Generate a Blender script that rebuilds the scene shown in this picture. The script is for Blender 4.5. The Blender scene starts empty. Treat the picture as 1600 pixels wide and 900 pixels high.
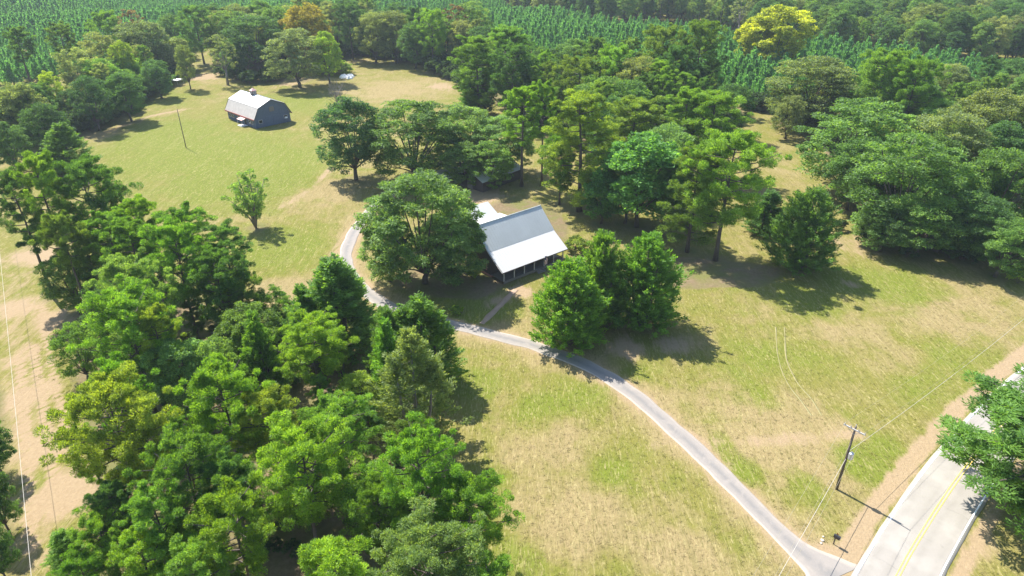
import bpy, bmesh, math, random
import numpy as np
from mathutils import Vector, Matrix
R=math.radians
S=bpy.context.scene
COLL=S.collection
# ------------------------------------------------------------------ camera, sky, sun
cd=bpy.data.cameras.new("camera"); cam=bpy.data.objects.new("camera",cd); COLL.objects.link(cam)
cd.sensor_width=36; cd.lens=24.0; cd.clip_start=.5; cd.clip_end=9000
cam.location=(0,0,60); cam.rotation_euler=(R(90-28.7),0,0); S.camera=cam
SUN_EL=52.6; SUN_VEC=Vector((-.690*math.cos(R(SUN_EL)),.724*math.cos(R(SUN_EL)),math.sin(R(SUN_EL))))
w=bpy.data.worlds.new("World"); S.world=w; w.use_nodes=True
nt=w.node_tree; bg=nt.nodes['Background']
sky=nt.nodes.new('ShaderNodeTexSky'); sky.sky_type='NISHITA'; sky.sun_disc=False
sky.sun_elevation=R(SUN_EL); sky.sun_rotation=math.atan2(-.690,.724)
sky.air_density=1.0; sky.dust_density=.6; sky.ozone_density=1.0
nt.links.new(sky.outputs[0],bg.inputs[0]); bg.inputs[1].default_value=.12
sl=bpy.data.lights.new("sun",'SUN'); sl.energy=4.6; sl.angle=R(.53); sl.color=(1,.95,.87)
so=bpy.data.objects.new("sun",sl); COLL.objects.link(so)
so.rotation_euler=SUN_VEC.to_track_quat('Z','Y').to_euler(); so.location=(-200,200,300)
vs=S.view_settings; vs.view_transform='Standard'; vs.look='None'; vs.gamma=1; vs.exposure=1.28; vs.use_curve_mapping=False
S.cycles.max_bounces=6; S.cycles.diffuse_bounces=3; S.cycles.glossy_bounces=2; S.cycles.transmission_bounces=2; S.cycles.transparent_max_bounces=4; S.cycles.volume_bounces=0

# ------------------------------------------------------------------ helpers
rng=np.random.default_rng(11)
def hz(x,y):                       # the land's slight swell
    return .17*np.sin(x/31+1)*np.sin(y/37)+.08*np.sin(x/17+y/23)
def P3(x,y,z=0): return Vector((x,y,float(hz(x,y))+z))
def mesh(name,V,F,mat=None,attrs=None,smooth=False):
    me=bpy.data.meshes.new(name)
    V=np.asarray(V,dtype=np.float32)
    if isinstance(F,np.ndarray):
        n,k=F.shape
        me.vertices.add(len(V)); me.vertices.foreach_set('co',V.ravel())
        me.loops.add(n*k); me.loops.foreach_set('vertex_index',F.astype(np.int32).ravel())
        me.polygons.add(n); me.polygons.foreach_set('loop_start',np.arange(0,n*k,k,dtype=np.int32))
        me.update(calc_edges=True)
    else:
        me.from_pydata([tuple(v) for v in V],[],[list(f) for f in F]); me.update()
    for k,a in (attrs or {}).items():
        at=me.attributes.new(k,'FLOAT','POINT'); at.data.foreach_set('value',np.asarray(a,dtype=np.float32))
    if smooth: me.polygons.foreach_set('use_smooth',np.ones(len(me.polygons),dtype=bool))
    if mat: me.materials.append(mat)
    return me
def obj(name,me,parent=None,loc=(0,0,0),rot=(0,0,0),label=None,cat=None,group=None,kind=None):
    o=bpy.data.objects.new(name,me); COLL.objects.link(o); o.location=loc; o.rotation_euler=rot
    if parent: o.parent=parent
    if label: o['label']=label
    if cat: o['category']=cat
    if group: o['group']=group
    if kind: o['kind']=kind
    return o
def thing(name,label,cat,loc=(0,0,0),rz=0,group=None): return obj(name,None,None,loc,(0,0,rz),label,cat,group)
class MB:                          # collects boxes, tubes and sheets into one mesh
    def __init__(s): s.v=[]; s.f=[]
    def add(s,V,F):
        b=len(s.v); s.v+= [tuple(v) for v in V]; s.f+=[[i+b for i in f] for f in F]; return s
    def box(s,c,d,rz=0,rx=0):
        x,y,z=[k/2 for k in d]
        M=Matrix.Translation(c)@Matrix.Rotation(rz,4,'Z')@Matrix.Rotation(rx,4,'X')
        V=[M@Vector((a*x,b*y,e*z)) for a in(-1,1) for b in(-1,1) for e in(-1,1)]
        return s.add(V,[(0,1,3,2),(4,6,7,5),(0,4,5,1),(2,3,7,6),(0,2,6,4),(1,5,7,3)])
    def tube(s,pts,rads,n=7,cap=True):
        pts=[Vector(p) for p in pts]; V=[];F=[]
        for i,p in enumerate(pts):
            t=(pts[min(i+1,len(pts)-1)]-pts[max(i-1,0)]); t=t.normalized() if t.length>1e-6 else Vector((0,0,1))
            a=t.cross(Vector((1,0,0)) if abs(t.x)<.8 else Vector((0,1,0))).normalized(); b=t.cross(a)
            for k in range(n):
                q=2*math.pi*k/n; V.append(p+(a*math.cos(q)+b*math.sin(q))*rads[i])
        for i in range(len(pts)-1):
            for k in range(n): F.append((i*n+k,i*n+(k+1)%n,(i+1)*n+(k+1)%n,(i+1)*n+k))
        if cap: F.append(tuple(range(n-1,-1,-1))); F.append(tuple(range((len(pts)-1)*n,len(pts)*n)))
        return s.add(V,F)
    def slab(s,quad,th):           # a sheet with thickness, quad given counter-clockwise from above
        q=[Vector(p) for p in quad]; n=(q[1]-q[0]).cross(q[2]-q[0]).normalized()*th
        k=len(q); V=q+[p-n for p in q]
        F=[tuple(range(k)),tuple(range(2*k-1,k-1,-1))]+[(i,i+k,(i+1)%k+k,(i+1)%k) for i in range(k)]
        return s.add(V,F)
    def build(s,name,mat,parent=None,**k):
        me=mesh(name,s.v,s.f,mat,smooth=k.pop('smooth',False)); return obj(name,me,parent,**k)

# ------------------------------------------------------------------ materials
def newmat(name):
    m=bpy.data.materials.new(name); m.use_nodes=True; return m,m.node_tree,m.node_tree.nodes['Principled BSDF']
def N(nt,t,**k):
    n=nt.nodes.new('ShaderNode'+t)
    for a,b in k.items():
        if a.startswith('i_'):
            key=a[2:]; key=int(key) if key.isdigit() else key.replace('_',' ')
            n.inputs[key].default_value=b
        else: setattr(n,a,b)
    return n
def mixc(nt,fac,a,b,bt='MIX'):
    n=nt.nodes.new('ShaderNodeMix'); n.data_type='RGBA'; n.blend_type=bt
    for s,v in ((0,fac),(6,a),(7,b)):
        if hasattr(v,'is_output') or isinstance(v,bpy.types.NodeSocket): nt.links.new(v,n.inputs[s])
        elif s==0: n.inputs[0].default_value=v
        else: n.inputs[s].default_value=(*v,1)
    return n.outputs[2]
def math_(nt,op,a,b=0.,clamp=False):
    n=nt.nodes.new('ShaderNodeMath'); n.operation=op; n.use_clamp=clamp
    for i,v in enumerate((a,b)):
        if isinstance(v,bpy.types.NodeSocket): nt.links.new(v,n.inputs[i])
        else: n.inputs[i].default_value=v
    return n.outputs[0]
def mapr(nt,v,a,b,c=0.,d=1.):
    n=nt.nodes.new('ShaderNodeMapRange'); nt.links.new(v,n.inputs[0])
    for i,k in enumerate((a,b,c,d)): n.inputs[i+1].default_value=k
    return n.outputs[0]
def noise(nt,scale,detail=4,rough=.55,vec=None,dist=0.):
    n=nt.nodes.new('ShaderNodeTexNoise'); n.inputs['Scale'].default_value=scale; n.inputs['Detail'].default_value=detail
    n.inputs['Roughness'].default_value=rough; n.inputs['Distortion'].default_value=dist
    if vec is None:
        tc=nt.nodes.new('ShaderNodeTexCoord'); vec=tc.outputs['Object']
    nt.links.new(vec,n.inputs['Vector']); return n.outputs[0]
def stretched(nt,sc,rz,vec=None):
    vec=vec or nt.nodes.new('ShaderNodeTexCoord').outputs['Object']; mp=nt.nodes.new('ShaderNodeMapping'); mp.inputs['Scale'].default_value=sc
    mp.inputs['Rotation'].default_value=(0,0,rz); nt.links.new(vec,mp.inputs[0]); return mp.outputs[0]
def attr(nt,name): n=nt.nodes.new('ShaderNodeAttribute'); n.attribute_name=name; return n.outputs['Fac']
def bump(nt,h,b,strength=.4,dist=.1):
    n=nt.nodes.new('ShaderNodeBump'); n.inputs['Strength'].default_value=strength; n.inputs['Distance'].default_value=dist
    nt.links.new(h,n.inputs['Height']); nt.links.new(n.outputs[0],b.inputs['Normal'])
def simple(name,col,var=.25,scale=2.,rough=.7,metal=0.,bmp=.2):
    m,nt,b=newmat(name); b.inputs['Roughness'].default_value=rough; b.inputs['Metallic'].default_value=metal
    n=noise(nt,scale,5); c=mixc(nt,n,tuple(k*(1-var) for k in col),tuple(min(1,k*(1+var)) for k in col))
    nt.links.new(c,b.inputs['Base Color'])
    if bmp: bump(nt,noise(nt,scale*6,3),b,bmp,.02)
    return m
def attr2(nt,name):
    n=nt.nodes.new('ShaderNodeAttribute'); n.attribute_type='INSTANCER'; n.attribute_name=name; return math_(nt,'ADD',attr(nt,name),n.outputs['Fac'])
def ground_mat():
    m,nt,b=newmat("meadow"); pos=nt.nodes.new('ShaderNodeNewGeometry').outputs['Position']; b.inputs['Roughness'].default_value=.95; b.inputs['Specular IOR Level'].default_value=.1
    n1=noise(nt,.045,5,.6,pos,.6); n2=noise(nt,.16,5,.62,pos,.4); n3=noise(nt,.9,5,.7,pos); 
    s1=noise(nt,.55,5,.72,stretched(nt,(1,.16,1),R(35),pos),1.6); s2=noise(nt,.6,5,.72,stretched(nt,(1,.16,1),R(-42),pos),1.6)
    fine=noise(nt,2.6,4,.75,pos,.6)
    straw=mixc(nt,fine,(.170,.130,.058),(.300,.236,.118)); olive=mixc(nt,fine,(.108,.104,.022),(.205,.190,.048)); green=mixc(nt,fine,(.080,.112,.011),(.155,.185,.025))
    d=math_(nt,'ADD',math_(nt,'MULTIPLY',n2,.9),math_(nt,'MULTIPLY',n1,.7)); d=math_(nt,'ADD',d,math_(nt,'MULTIPLY',s1,.45))
    d=math_(nt,'ADD',d,math_(nt,'SUBTRACT',attr2(nt,'dry'),math_(nt,'MULTIPLY',attr2(nt,'green'),.5)))
    c=mixc(nt,mapr(nt,d,.98,1.30),olive,straw)
    g=math_(nt,'ADD',math_(nt,'SUBTRACT',1.0,n2),math_(nt,'MULTIPLY',s2,.5)); g=math_(nt,'ADD',g,math_(nt,'MULTIPLY',attr2(nt,'green'),.7)); g=math_(nt,'SUBTRACT',g,math_(nt,'MULTIPLY',attr2(nt,'dry'),.6))
    c=mixc(nt,mapr(nt,g,.74,1.08,0,.85),c,green)
    # mown clippings lying in short strokes
    s3=noise(nt,2.3,4,.7,stretched(nt,(1,.2,1),R(18),pos),2.2); s4=noise(nt,2.1,4,.7,stretched(nt,(1,.2,1),R(-66),pos),2.2)
    c=mixc(nt,mapr(nt,s3,.53,.68,0,.75),c,(.34,.285,.135)); c=mixc(nt,mapr(nt,s4,.53,.68,0,.68),c,(.085,.082,.022))
    c=mixc(nt,mapr(nt,s1,.50,.70,0,.30),c,(.25,.215,.095)); c=mixc(nt,mapr(nt,s2,.52,.70,0,.34),c,(.105,.10,.024)); c=mixc(nt,mapr(nt,n3,.56,.74,0,.28),c,(.13,.11,.04))
    soil=mixc(nt,fine,(.205,.145,.085),(.35,.265,.165)); k=math_(nt,'ADD',attr2(nt,'dirt'),math_(nt,'MULTIPLY',math_(nt,'SUBTRACT',s1,.5),.9)); k=math_(nt,'ADD',k,math_(nt,'MULTIPLY',math_(nt,'SUBTRACT',n2,.5),.8))
    c=mixc(nt,mapr(nt,k,.30,.62),c,soil)
    litter=mixc(nt,noise(nt,1.4,5,.7,pos),(.085,.066,.036),(.25,.185,.115)); litter=mixc(nt,mapr(nt,n2,.40,.62,0,.8),litter,(.125,.135,.038)); k=math_(nt,'ADD',attr2(nt,'litter'),math_(nt,'MULTIPLY',math_(nt,'SUBTRACT',n2,.5),.7))
    c=mixc(nt,mapr(nt,k,.35,.62),c,litter)
    oi=nt.nodes.new('ShaderNodeObjectInfo'); c=mixc(nt,1.,c,mixc(nt,mapr(nt,oi.outputs['Random'],0,1),(.86,.86,.84),(1.12,1.12,1.10)),'MULTIPLY')
    nt.links.new(c,b.inputs['Base Color'])
    bump(nt,math_(nt,'ADD',fine,math_(nt,'ADD',s1,n3)),b,.55,.22)
    return m
def road_mat(name,base,dark,pale,centre):
    m,nt,b=newmat(name); b.inputs['Roughness'].default_value=.85
    a=attr(nt,'across'); n=noise(nt,.5,6,.65,dist=.5); f=noise(nt,7,3,.7)
    c=mixc(nt,n,base,tuple(k*.82 for k in base)); c=mixc(nt,mapr(nt,f,.3,.75,0,.5),c,tuple(k*.75 for k in base))
    ab=math_(nt,'ABSOLUTE',a)
    if centre:
        k=math_(nt,'MULTIPLY',mapr(nt,ab,.05,.55,1,0),mapr(nt,n,.35,.6)); c=mixc(nt,k,c,dark)
        k=math_(nt,'ADD',mapr(nt,ab,.70,1.0,0,.9),math_(nt,'MULTIPLY',math_(nt,'SUBTRACT',n,.5),1.2),True); c=mixc(nt,k,c,pale)
    else:
        for q in (.26,.72):
            k=math_(nt,'MULTIPLY',mapr(nt,math_(nt,'ABSOLUTE',math_(nt,'SUBTRACT',ab,q)),.0,.15,.8,0),mapr(nt,n,.25,.6)); c=mixc(nt,k,c,dark)
        al=attr(nt,'along'); wv=math_(nt,'ADD',al,math_(nt,'MULTIPLY',noise(nt,.8,4,.7),1.6))
        fr=math_(nt,'FRACT',math_(nt,'MULTIPLY',wv,.155)); k=math_(nt,'MULTIPLY',mapr(nt,math_(nt,'ABSOLUTE',math_(nt,'SUBTRACT',fr,.5)),0,.008,.6,0),mapr(nt,n,.42,.55)); c=mixc(nt,k,c,tuple(q*.38 for q in base))
        c=mixc(nt,mapr(nt,noise(nt,.22,3,.6),.5,.7,0,.5),c,pale)
    nt.links.new(c,b.inputs['Base Color']); bump(nt,f,b,.25,.03); return m
def paint_mat(name,col):
    m,nt,b=newmat(name); b.inputs['Roughness'].default_value=.6
    n=noise(nt,1.3,6,.7); c=mixc(nt,mapr(nt,n,.45,.75,0,.55),col,tuple(.5*k+.2 for k in col)); nt.links.new(c,b.inputs['Base Color']); return m
def foliage_mat():
    m=bpy.data.materials.new("foliage"); m.use_nodes=True; nt=m.node_tree; nt.nodes.clear()
    out=nt.nodes.new('ShaderNodeOutputMaterial'); oi=nt.nodes.new('ShaderNodeObjectInfo')
    t=attr(nt,'tint')
    hsv=nt.nodes.new('ShaderNodeHueSaturation'); nt.links.new(oi.outputs['Color'],hsv.inputs['Color'])
    nt.links.new(mapr(nt,t,0,1,.515,.484),hsv.inputs['Hue']); nt.links.new(mapr(nt,t,0,1,.42,1.62),hsv.inputs['Value']); hsv.inputs['Saturation'].default_value=1.02
    c=mixc(nt,1.,hsv.outputs[0],mixc(nt,oi.outputs['Random'],(.80,.84,.86),(1.22,1.16,1.10)),'MULTIPLY')
    d=nt.nodes.new('ShaderNodeBsdfDiffuse'); nt.links.new(c,d.inputs[0])
    tr=nt.nodes.new('ShaderNodeBsdfTranslucent'); nt.links.new(mixc(nt,1.,c,(1.75,1.6,.55),'MULTIPLY'),tr.inputs[0])
    gl=nt.nodes.new('ShaderNodeBsdfGlossy'); gl.inputs['Roughness'].default_value=.6; gl.inputs[0].default_value=(.9,.95,1,1)
    m1=nt.nodes.new('ShaderNodeMixShader'); m1.inputs[0].default_value=.54; nt.links.new(d.outputs[0],m1.inputs[1]); nt.links.new(tr.outputs[0],m1.inputs[2])
    m2=nt.nodes.new('ShaderNodeMixShader'); m2.inputs[0].default_value=.018; nt.links.new(m1.outputs[0],m2.inputs[1]); nt.links.new(gl.outputs[0],m2.inputs[2])
    nt.links.new(m2.outputs[0],out.inputs[0]); return m
M=dict(
 ground=ground_mat(), foliage=foliage_mat(),
 road=road_mat("road_asphalt",(.325,.298,.262),(.245,.224,.195),(.37,.343,.305),False),
 drive=road_mat("driveway_asphalt",(.285,.256,.228),(.150,.146,.142),(.43,.37,.305),True),
 white_paint=paint_mat("white_paint",(.80,.80,.80)), yellow_paint=paint_mat("yellow_paint",(.78,.55,.10)),
 dirt=simple("bare_dirt",(.32,.22,.15),.3,.6), 
 bark=simple("bark",(.085,.065,.052),.45,3), pbark=simple("pine_bark",(.080,.062,.052),.4,3), gbark=simple("grey_bark",(.20,.175,.15),.3,3),
 roof=simple("galvanised_shade_grey_roof",(.475,.49,.475),.14,.35,.55,.1,.0), roofw=simple("white_metal_roof",(.70,.68,.64),.08,.5,.45,.1,.0), roofc=simple("chalky_cream_roof",(.50,.455,.41),.22,.9,.6,.0,.0),  # the galvanised grey also carries the shade of the farmhouse's front slopes
 rust=simple("red_rust_trim",(.45,.16,.13),.3,2), darkwood=simple("dark_stained_wood",(.055,.040,.038),.4,2.2), greywall=simple("weathered_grey_board",(.10,.13,.195),.22,1.4), greytrim=simple("grey_post_paint",(.42,.40,.38),.2,3),
 deck=simple("weathered_deck",(.17,.15,.135),.3,3), dark=simple("dark_opening",(.012,.012,.015),.2,3), glass=simple("window_glass",(.03,.035,.04),.2,3,.08,0,0), redtrim=simple("faded_red_trim",(.45,.22,.18),.2,3),
 brick=simple("old_brick",(.30,.13,.09),.35,4), white=simple("white_cloth",(.82,.82,.82),.05,2,.7), polewood=simple("pole_wood",(.10,.075,.06),.4,4), steel=simple("galvanised_steel",(.50,.52,.55),.15,4,.4,.6), wire=simple("bare_wire",(.36,.32,.22),.1,4,.5,.3), cablemat=simple("pale_cable",(.45,.41,.35),.1,4,.5),
 black=simple("black_plastic",(.02,.02,.022),.2,4,.4), stone=simple("field_stone",(.42,.38,.33),.3,3), red=simple("flag_red",(.42,.05,.05),.1,4), blue=simple("flag_blue",(.05,.06,.2),.1,4), pinkroof=simple("faded_red_roof",(.55,.33,.31),.2,1.5,.5,.2,.0))

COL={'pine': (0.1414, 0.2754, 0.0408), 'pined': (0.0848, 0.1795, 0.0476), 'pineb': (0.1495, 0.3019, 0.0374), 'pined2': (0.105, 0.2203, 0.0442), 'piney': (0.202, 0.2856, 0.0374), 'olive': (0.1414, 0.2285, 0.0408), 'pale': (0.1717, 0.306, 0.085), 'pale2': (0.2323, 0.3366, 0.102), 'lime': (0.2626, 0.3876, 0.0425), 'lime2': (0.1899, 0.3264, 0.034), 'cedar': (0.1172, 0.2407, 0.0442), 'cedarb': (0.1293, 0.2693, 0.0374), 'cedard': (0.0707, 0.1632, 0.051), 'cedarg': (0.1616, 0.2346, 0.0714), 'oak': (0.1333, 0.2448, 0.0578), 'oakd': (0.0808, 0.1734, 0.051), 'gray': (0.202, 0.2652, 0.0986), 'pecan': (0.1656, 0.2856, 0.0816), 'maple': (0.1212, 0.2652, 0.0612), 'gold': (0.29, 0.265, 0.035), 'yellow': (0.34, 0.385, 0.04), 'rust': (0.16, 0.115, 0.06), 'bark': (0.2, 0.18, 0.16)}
TREES=[  # kind, x, y, height, crown radius, height, colour, label
 ('pine', -177.13, 256.37, 25, 5.44, 25, 'pined', 'tall thin dark pine nearest the left picture edge in the far left wood'),
 ('pine', -171.73, 273.68, 24, 5.55, 24, 'olive', 'thin pine with a bent bare trunk above the far left wood edge'),
 ('pine', -172.62, 308.39, 24, 7.01, 24, 'pine', 'round topped pine rising against the young plantation in the far left wood'),
 ('oak', -151.09, 292.31, 23, 11.05, 23, 'gray', 'broad grey green tree, biggest crown of the far left wood edge'),
 ('oak', -155.24, 269.17, 21, 7.88, 21, 'gray', 'pale rounded tree left of the biggest crown in the far left wood'),
 ('oak', -143.67, 260.89, 20, 4.18, 20, 'lime', 'narrow yellow green tree between two grey crowns in the far left wood'),
 ('oak', -149.72, 242.05, 20, 6.51, 20, 'gray', 'hazy grey green tree beside the bent pine in the far left wood'),
 ('oak', -148.76, 223.79, 16, 3.67, 16, 'lime', 'small yellow tinged tree low in the far left wood'),
 ('oak', -142.1, 199.18, 18, 6.39, 18, 'gray', 'grey green tree with a wide flat crown at the left picture edge'),
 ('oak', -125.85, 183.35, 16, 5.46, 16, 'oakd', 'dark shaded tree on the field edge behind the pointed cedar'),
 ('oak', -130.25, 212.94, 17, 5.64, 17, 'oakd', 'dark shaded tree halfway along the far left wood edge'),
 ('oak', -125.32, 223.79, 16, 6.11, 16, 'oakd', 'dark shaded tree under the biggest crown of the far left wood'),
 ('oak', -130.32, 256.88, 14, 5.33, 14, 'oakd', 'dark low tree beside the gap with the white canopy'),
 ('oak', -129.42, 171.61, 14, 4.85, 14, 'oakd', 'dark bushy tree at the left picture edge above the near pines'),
 ('oak', -125.61, 271.43, 17, 3.64, 17, 'gray', 'thin pale sparse tree standing just right of the white canopy'),
 ('pine', -140.34, 322.26, 25, 8.42, 25, 'pined', 'tall dark pine over the shady gap left of the barn'),
 ('sparse', -113.9, 279.31, 20, 5.94, 20, 'gray', 'slender open tree in the grass gap between the wood and the barn'),
 ('cedar', -114.9, 171.69, 13, 5.68, 13, 'cedar', 'pointed cedar on the field edge above the near left pines'),
 ('oak', -159.14, 337.93, 20, 6.51, 20, 'oak', 'mid green tree behind the dark pine at the wood gap'),
 ('sparse', -174.31, 330.8, 23, 6.35, 23, 'rust', 'reddish brown thin crown showing above the far left wood'),
 ('oak', -108.28, 299.99, 24, 12.61, 24, 'oakd', 'large dark green tree directly behind the barn roof'),
 ('oak', -129.54, 325.52, 22, 8.54, 22, 'oak', 'green tree at the left of the clump behind the barn'),
 ('oak', -83.89, 274.98, 22, 10.7, 22, 'gray', 'tall smoky grey tree right behind the barn gable'),
 ('oak', -88.41, 308.39, 28, 10.45, 28, 'gold', 'tree with an orange and gold top behind the barn'),
 ('oak', -73.85, 282.62, 20, 5.76, 20, 'lime', 'yellow green tree beside the gold topped tree'),
 ('pine', -74.51, 332.15, 25, 7.22, 25, 'pined', 'dark narrow pine at the back left corner of the far lawn'),
 ('oak', -105.25, 322.26, 25, 8.42, 25, 'oak', 'green tree between the barn clump and the gold topped tree'),
 ('oak', -113.67, 290.18, 16, 5.17, 16, 'oakd', 'dark tree low behind the left end of the barn'),
 ('oak', -62.64, 325.52, 22, 8.54, 22, 'gray', 'grey green tree left of the middle on the far lawn back edge'),
 ('oak', -52.95, 326.06, 23, 8.54, 23, 'gray', 'grey green tree in the middle of the far lawn back edge'),
 ('oak', -42.54, 311.94, 20, 6.86, 20, 'oakd', 'dark tree just left of the lone lawn pine'),
 ('pine', -34.47, 308.44, 25, 7.54, 25, 'pine', 'lone pine with a bare trunk standing out on the far lawn'),
 ('sparse', -26.37, 322.66, 26, 7.57, 26, 'rust', 'thin brownish tree behind the lone lawn pine'),
 ('oak', -18.5, 327.67, 26, 9.39, 26, 'oak', 'tall green tree behind the right end of the far lawn'),
 ('lowpine', -11.21, 229.34, 26, 7.75, 26, 'pine', 'tall leafy pine at the right end of the far lawn'),
 ('lowpine', -2.67, 252.12, 26, 8.46, 26, 'pine', 'full green pine to the right of the far lawn'),
 ('cedar', -9.11, 233.07, 15, 3.39, 15, 'cedard', 'slim dark column cedar at the right end of the far lawn'),
 ('cedar', -13.75, 230.41, 11, 4.23, 11, 'cedar', 'short bushy cedar at the right end of the far lawn'),
 ('bush', -76.34, 301.0, 4, 8.18, 4, 'lime', 'bright green low thicket at the back of the far lawn'),
 ('bare', -59.39, 233.58, 12, 4.91, 12, 'bark', 'leafless grey small tree in front of the far lawn'),
 ('pine', 0.0, 220.93, 25, 7.89, 25, 'pined', 'dark round pine behind the tall slim trunk'),
 ('oak', -40.09, 167.65, 21, 8.7, 21, 'oakd', 'round dense dark tree beside the driveway bend, right of the field'),
 ('pecan', -24.97, 167.97, 20, 12.8, 20, 'oak', 'spreading light green tree behind the house, next to the round dark tree'),
 ('pecan', -12.91, 177.81, 17, 9.6, 17, 'pecan', 'airy tree standing in front of the old shed'),
 ('pecan', -2.6, 172.75, 15, 8.76, 15, 'pecan', 'small spreading tree over the shed roof, left of the tall trunks'),
 ('pecan', -5.59, 162.74, 12, 6.53, 12, 'oak', 'spreading tree leaning over the front of the old shed'),
 ('pecan', -11.76, 163.97, 11, 6.27, 11, 'oak', 'low spreading tree between the carport and the house'),
 ('pine', 2.4, 163.2, 25, 5.55, 25, 'pine', 'pine with a straight bare trunk just left of the slimmest trunk behind the house'),
 ('pine', 7.51, 164.03, 26, 3.9, 26, 'pine', 'slim pine with a very long dark bare trunk behind the house ridge'),
 ('lowpine', 15.42, 146.46, 27, 7.84, 27, 'piney', 'big yellowish pine right behind the house'),
 ('pine', 19.4, 205.01, 24, 7.2, 24, 'olive', 'olive pine standing behind the big yellowish pine'),
 ('pine', 32.25, 222.45, 24, 7.17, 24, 'pine', 'pointed green pine in front of the plantation, left of the tallest pair'),
 ('pine', 50.4, 241.72, 27, 9.18, 27, 'olive', 'left pine of the tallest pair in front of the plantation'),
 ('pine', 63.05, 238.68, 29, 8.83, 29, 'olive', 'right pine of the tallest pair in front of the plantation'),
 ('oak', 39.0, 216.4, 22, 8.19, 22, 'gray', 'grey green broad tree below the tallest pair of pines'),
 ('pine', 52.27, 224.83, 24, 7.04, 24, 'pined', 'dark pine between the tallest pair'),
 ('lowpine', 29.27, 164.65, 22, 7.93, 22, 'olive', 'round headed olive pine behind the glossy tree'),
 ('pine', 44.58, 174.26, 22, 5.29, 22, 'pine', 'small round headed green pine between two larger round heads'),
 ('lowpine', 49.88, 170.02, 22, 7.22, 22, 'pine', 'round headed bright pine beside the right meadow opening'),
 ('oak', 64.58, 202.2, 17, 6.12, 17, 'oakd', 'dark low tree at the shady end of the right meadow'),
 ('oak', 24.97, 139.52, 15, 5.67, 15, 'oak', 'green tree showing between the house pines and the glossy tree'),
 ('pine', 11.18, 150.74, 17, 4.58, 17, 'pine', 'short pine at the left foot of the big yellowish pine'),
 ('oak', 35.25, 151.88, 19, 6.59, 19, 'pecan', 'light green tree behind the glossy tree'),
 ('pine', 31.71, 263.8, 20, 5.87, 20, 'pine', 'small pine top poking up at the plantation edge'),
 ('maple', 27.24, 137.43, 20, 9.82, 20, 'maple', 'dense glossy green tree between the house and the large right pine'),
 ('maple', 19.73, 139.24, 12, 4.76, 12, 'maple', 'small glossy tree beside the house pines'),
 ('pine', 40.12, 120.82, 26, 8.83, 26, 'pine', 'largest pine with a thick bare trunk, right of the glossy tree'),
 ('lowpine', 35.41, 124.71, 22, 5.5, 22, 'olive', 'pine leaning into the left side of the largest pine'),
 ('pine', 33.51, 132.71, 16, 4.51, 16, 'pined', 'dark pine low behind the paired cedars'),
 ('maple', 112.73, 303.85, 27, 13.76, 27, 'yellow', 'brilliant yellow tree standing in the plantation'),
 ('maple', 103.87, 308.23, 22, 8.11, 22, 'yellow', 'lower left lobe tree of brilliant yellow in the plantation'),
 ('oak', 94.19, 216.4, 22, 12.87, 22, 'gray', 'big pale grey green tree at the right meadow corner'),
 ('oak', 82.97, 203.64, 13, 4.71, 13, 'gray', 'small grey tree under the big pale crown at the right meadow corner'),
 ('pine', 108.16, 203.63, 26, 8.4, 26, 'pine', 'bright green pine right of the big pale tree'),
 ('pine', 112.91, 195.45, 25, 7.41, 25, 'pine', 'pine with layered boughs behind the large right oaks'),
 ('oak', 83.04, 159.57, 22, 12.6, 22, 'pecan', 'huge light green tree at the left of the right wood'),
 ('oak', 79.41, 130.12, 22, 11.17, 22, 'oak', 'huge dark hearted tree in the centre of the right wood'),
 ('oak', 77.5, 147.25, 17, 6.74, 17, 'oak', 'leafy tree leaning over the right meadow'),
 ('oak', 99.05, 151.32, 22, 8.49, 22, 'gray', 'grey green tree behind the huge dark hearted tree'),
 ('oak', 117.7, 166.9, 23, 9.23, 23, 'gray', 'pale tree at the right picture edge below the plantation'),
 ('oak', 97.76, 129.6, 20, 7.47, 20, 'oak', 'green tree filling the right picture edge in the right wood'),
 ('oak', 81.45, 124.4, 13, 8.02, 13, 'pecan', 'low spreading tree at the front of the right wood'),
 ('oak', 74.68, 125.3, 10, 5.65, 10, 'pecan', 'lowest spreading tree at the front left of the right wood'),
 ('oak', 89.38, 121.75, 14, 6.64, 14, 'oakd', 'dark tree over the shaded floor at the front of the right wood'),
 ('oak', 91.17, 114.11, 12, 5.19, 12, 'oak', 'front tree at the right picture edge of the right wood'),
 ('domecedar', 55.25, 117.11, 16, 7.2, 16, 'cedar', 'broad lone cedar between the largest pine and the right wood'),
 ('cedar', 54.24, 134.98, 9, 4.02, 9, 'cedard', 'short cedar tucked behind the largest pine'),
 ('bush', 93.81, 111.44, 3, 2.11, 3, 'lime', 'green bush at the right picture edge below the right wood'),
 ('pecan', -16.15, 111.68, 21.5, 10.7, 21.5, 'pecan', 'great feathery tree left of the house over the driveway'),
 ('pecan', -11.3, 112.25, 14, 6.78, 14, 'pecan', 'smaller feathery tree against the house gable wall'),
 ('pecan', -22.6, 112.25, 14, 5.08, 14, 'pecan', 'feathery tree arching over the pale driveway bend'),
 ('domecedar', 8.9, 91.45, 14.3, 6.61, 14.3, 'cedarb', 'big cedar casting its shadow on the driveway, left of three'),
 ('domecedar', 14.58, 97.42, 16, 5.59, 16, 'cedarb', 'middle cedar of three in front of the house'),
 ('domecedar', 21.5, 96.9, 15.8, 6.87, 15.8, 'cedarb', 'right cedar of three in front of the house'),
 ('bush', -7.64, 113.79, 2.6, 1.79, 2.6, 'lime', 'bright small shrub at the house corner'),
 ('bush', 12.95, 126.06, 2.5, 2.59, 2.5, 'piney', 'straggly yellowish shrub beside the porch end'),
 ('bush', -9.61, 100.58, 1.2, 1.2, 1.2, 'lime', 'small round shrub on the shaded lawn by the driveway'),
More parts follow.
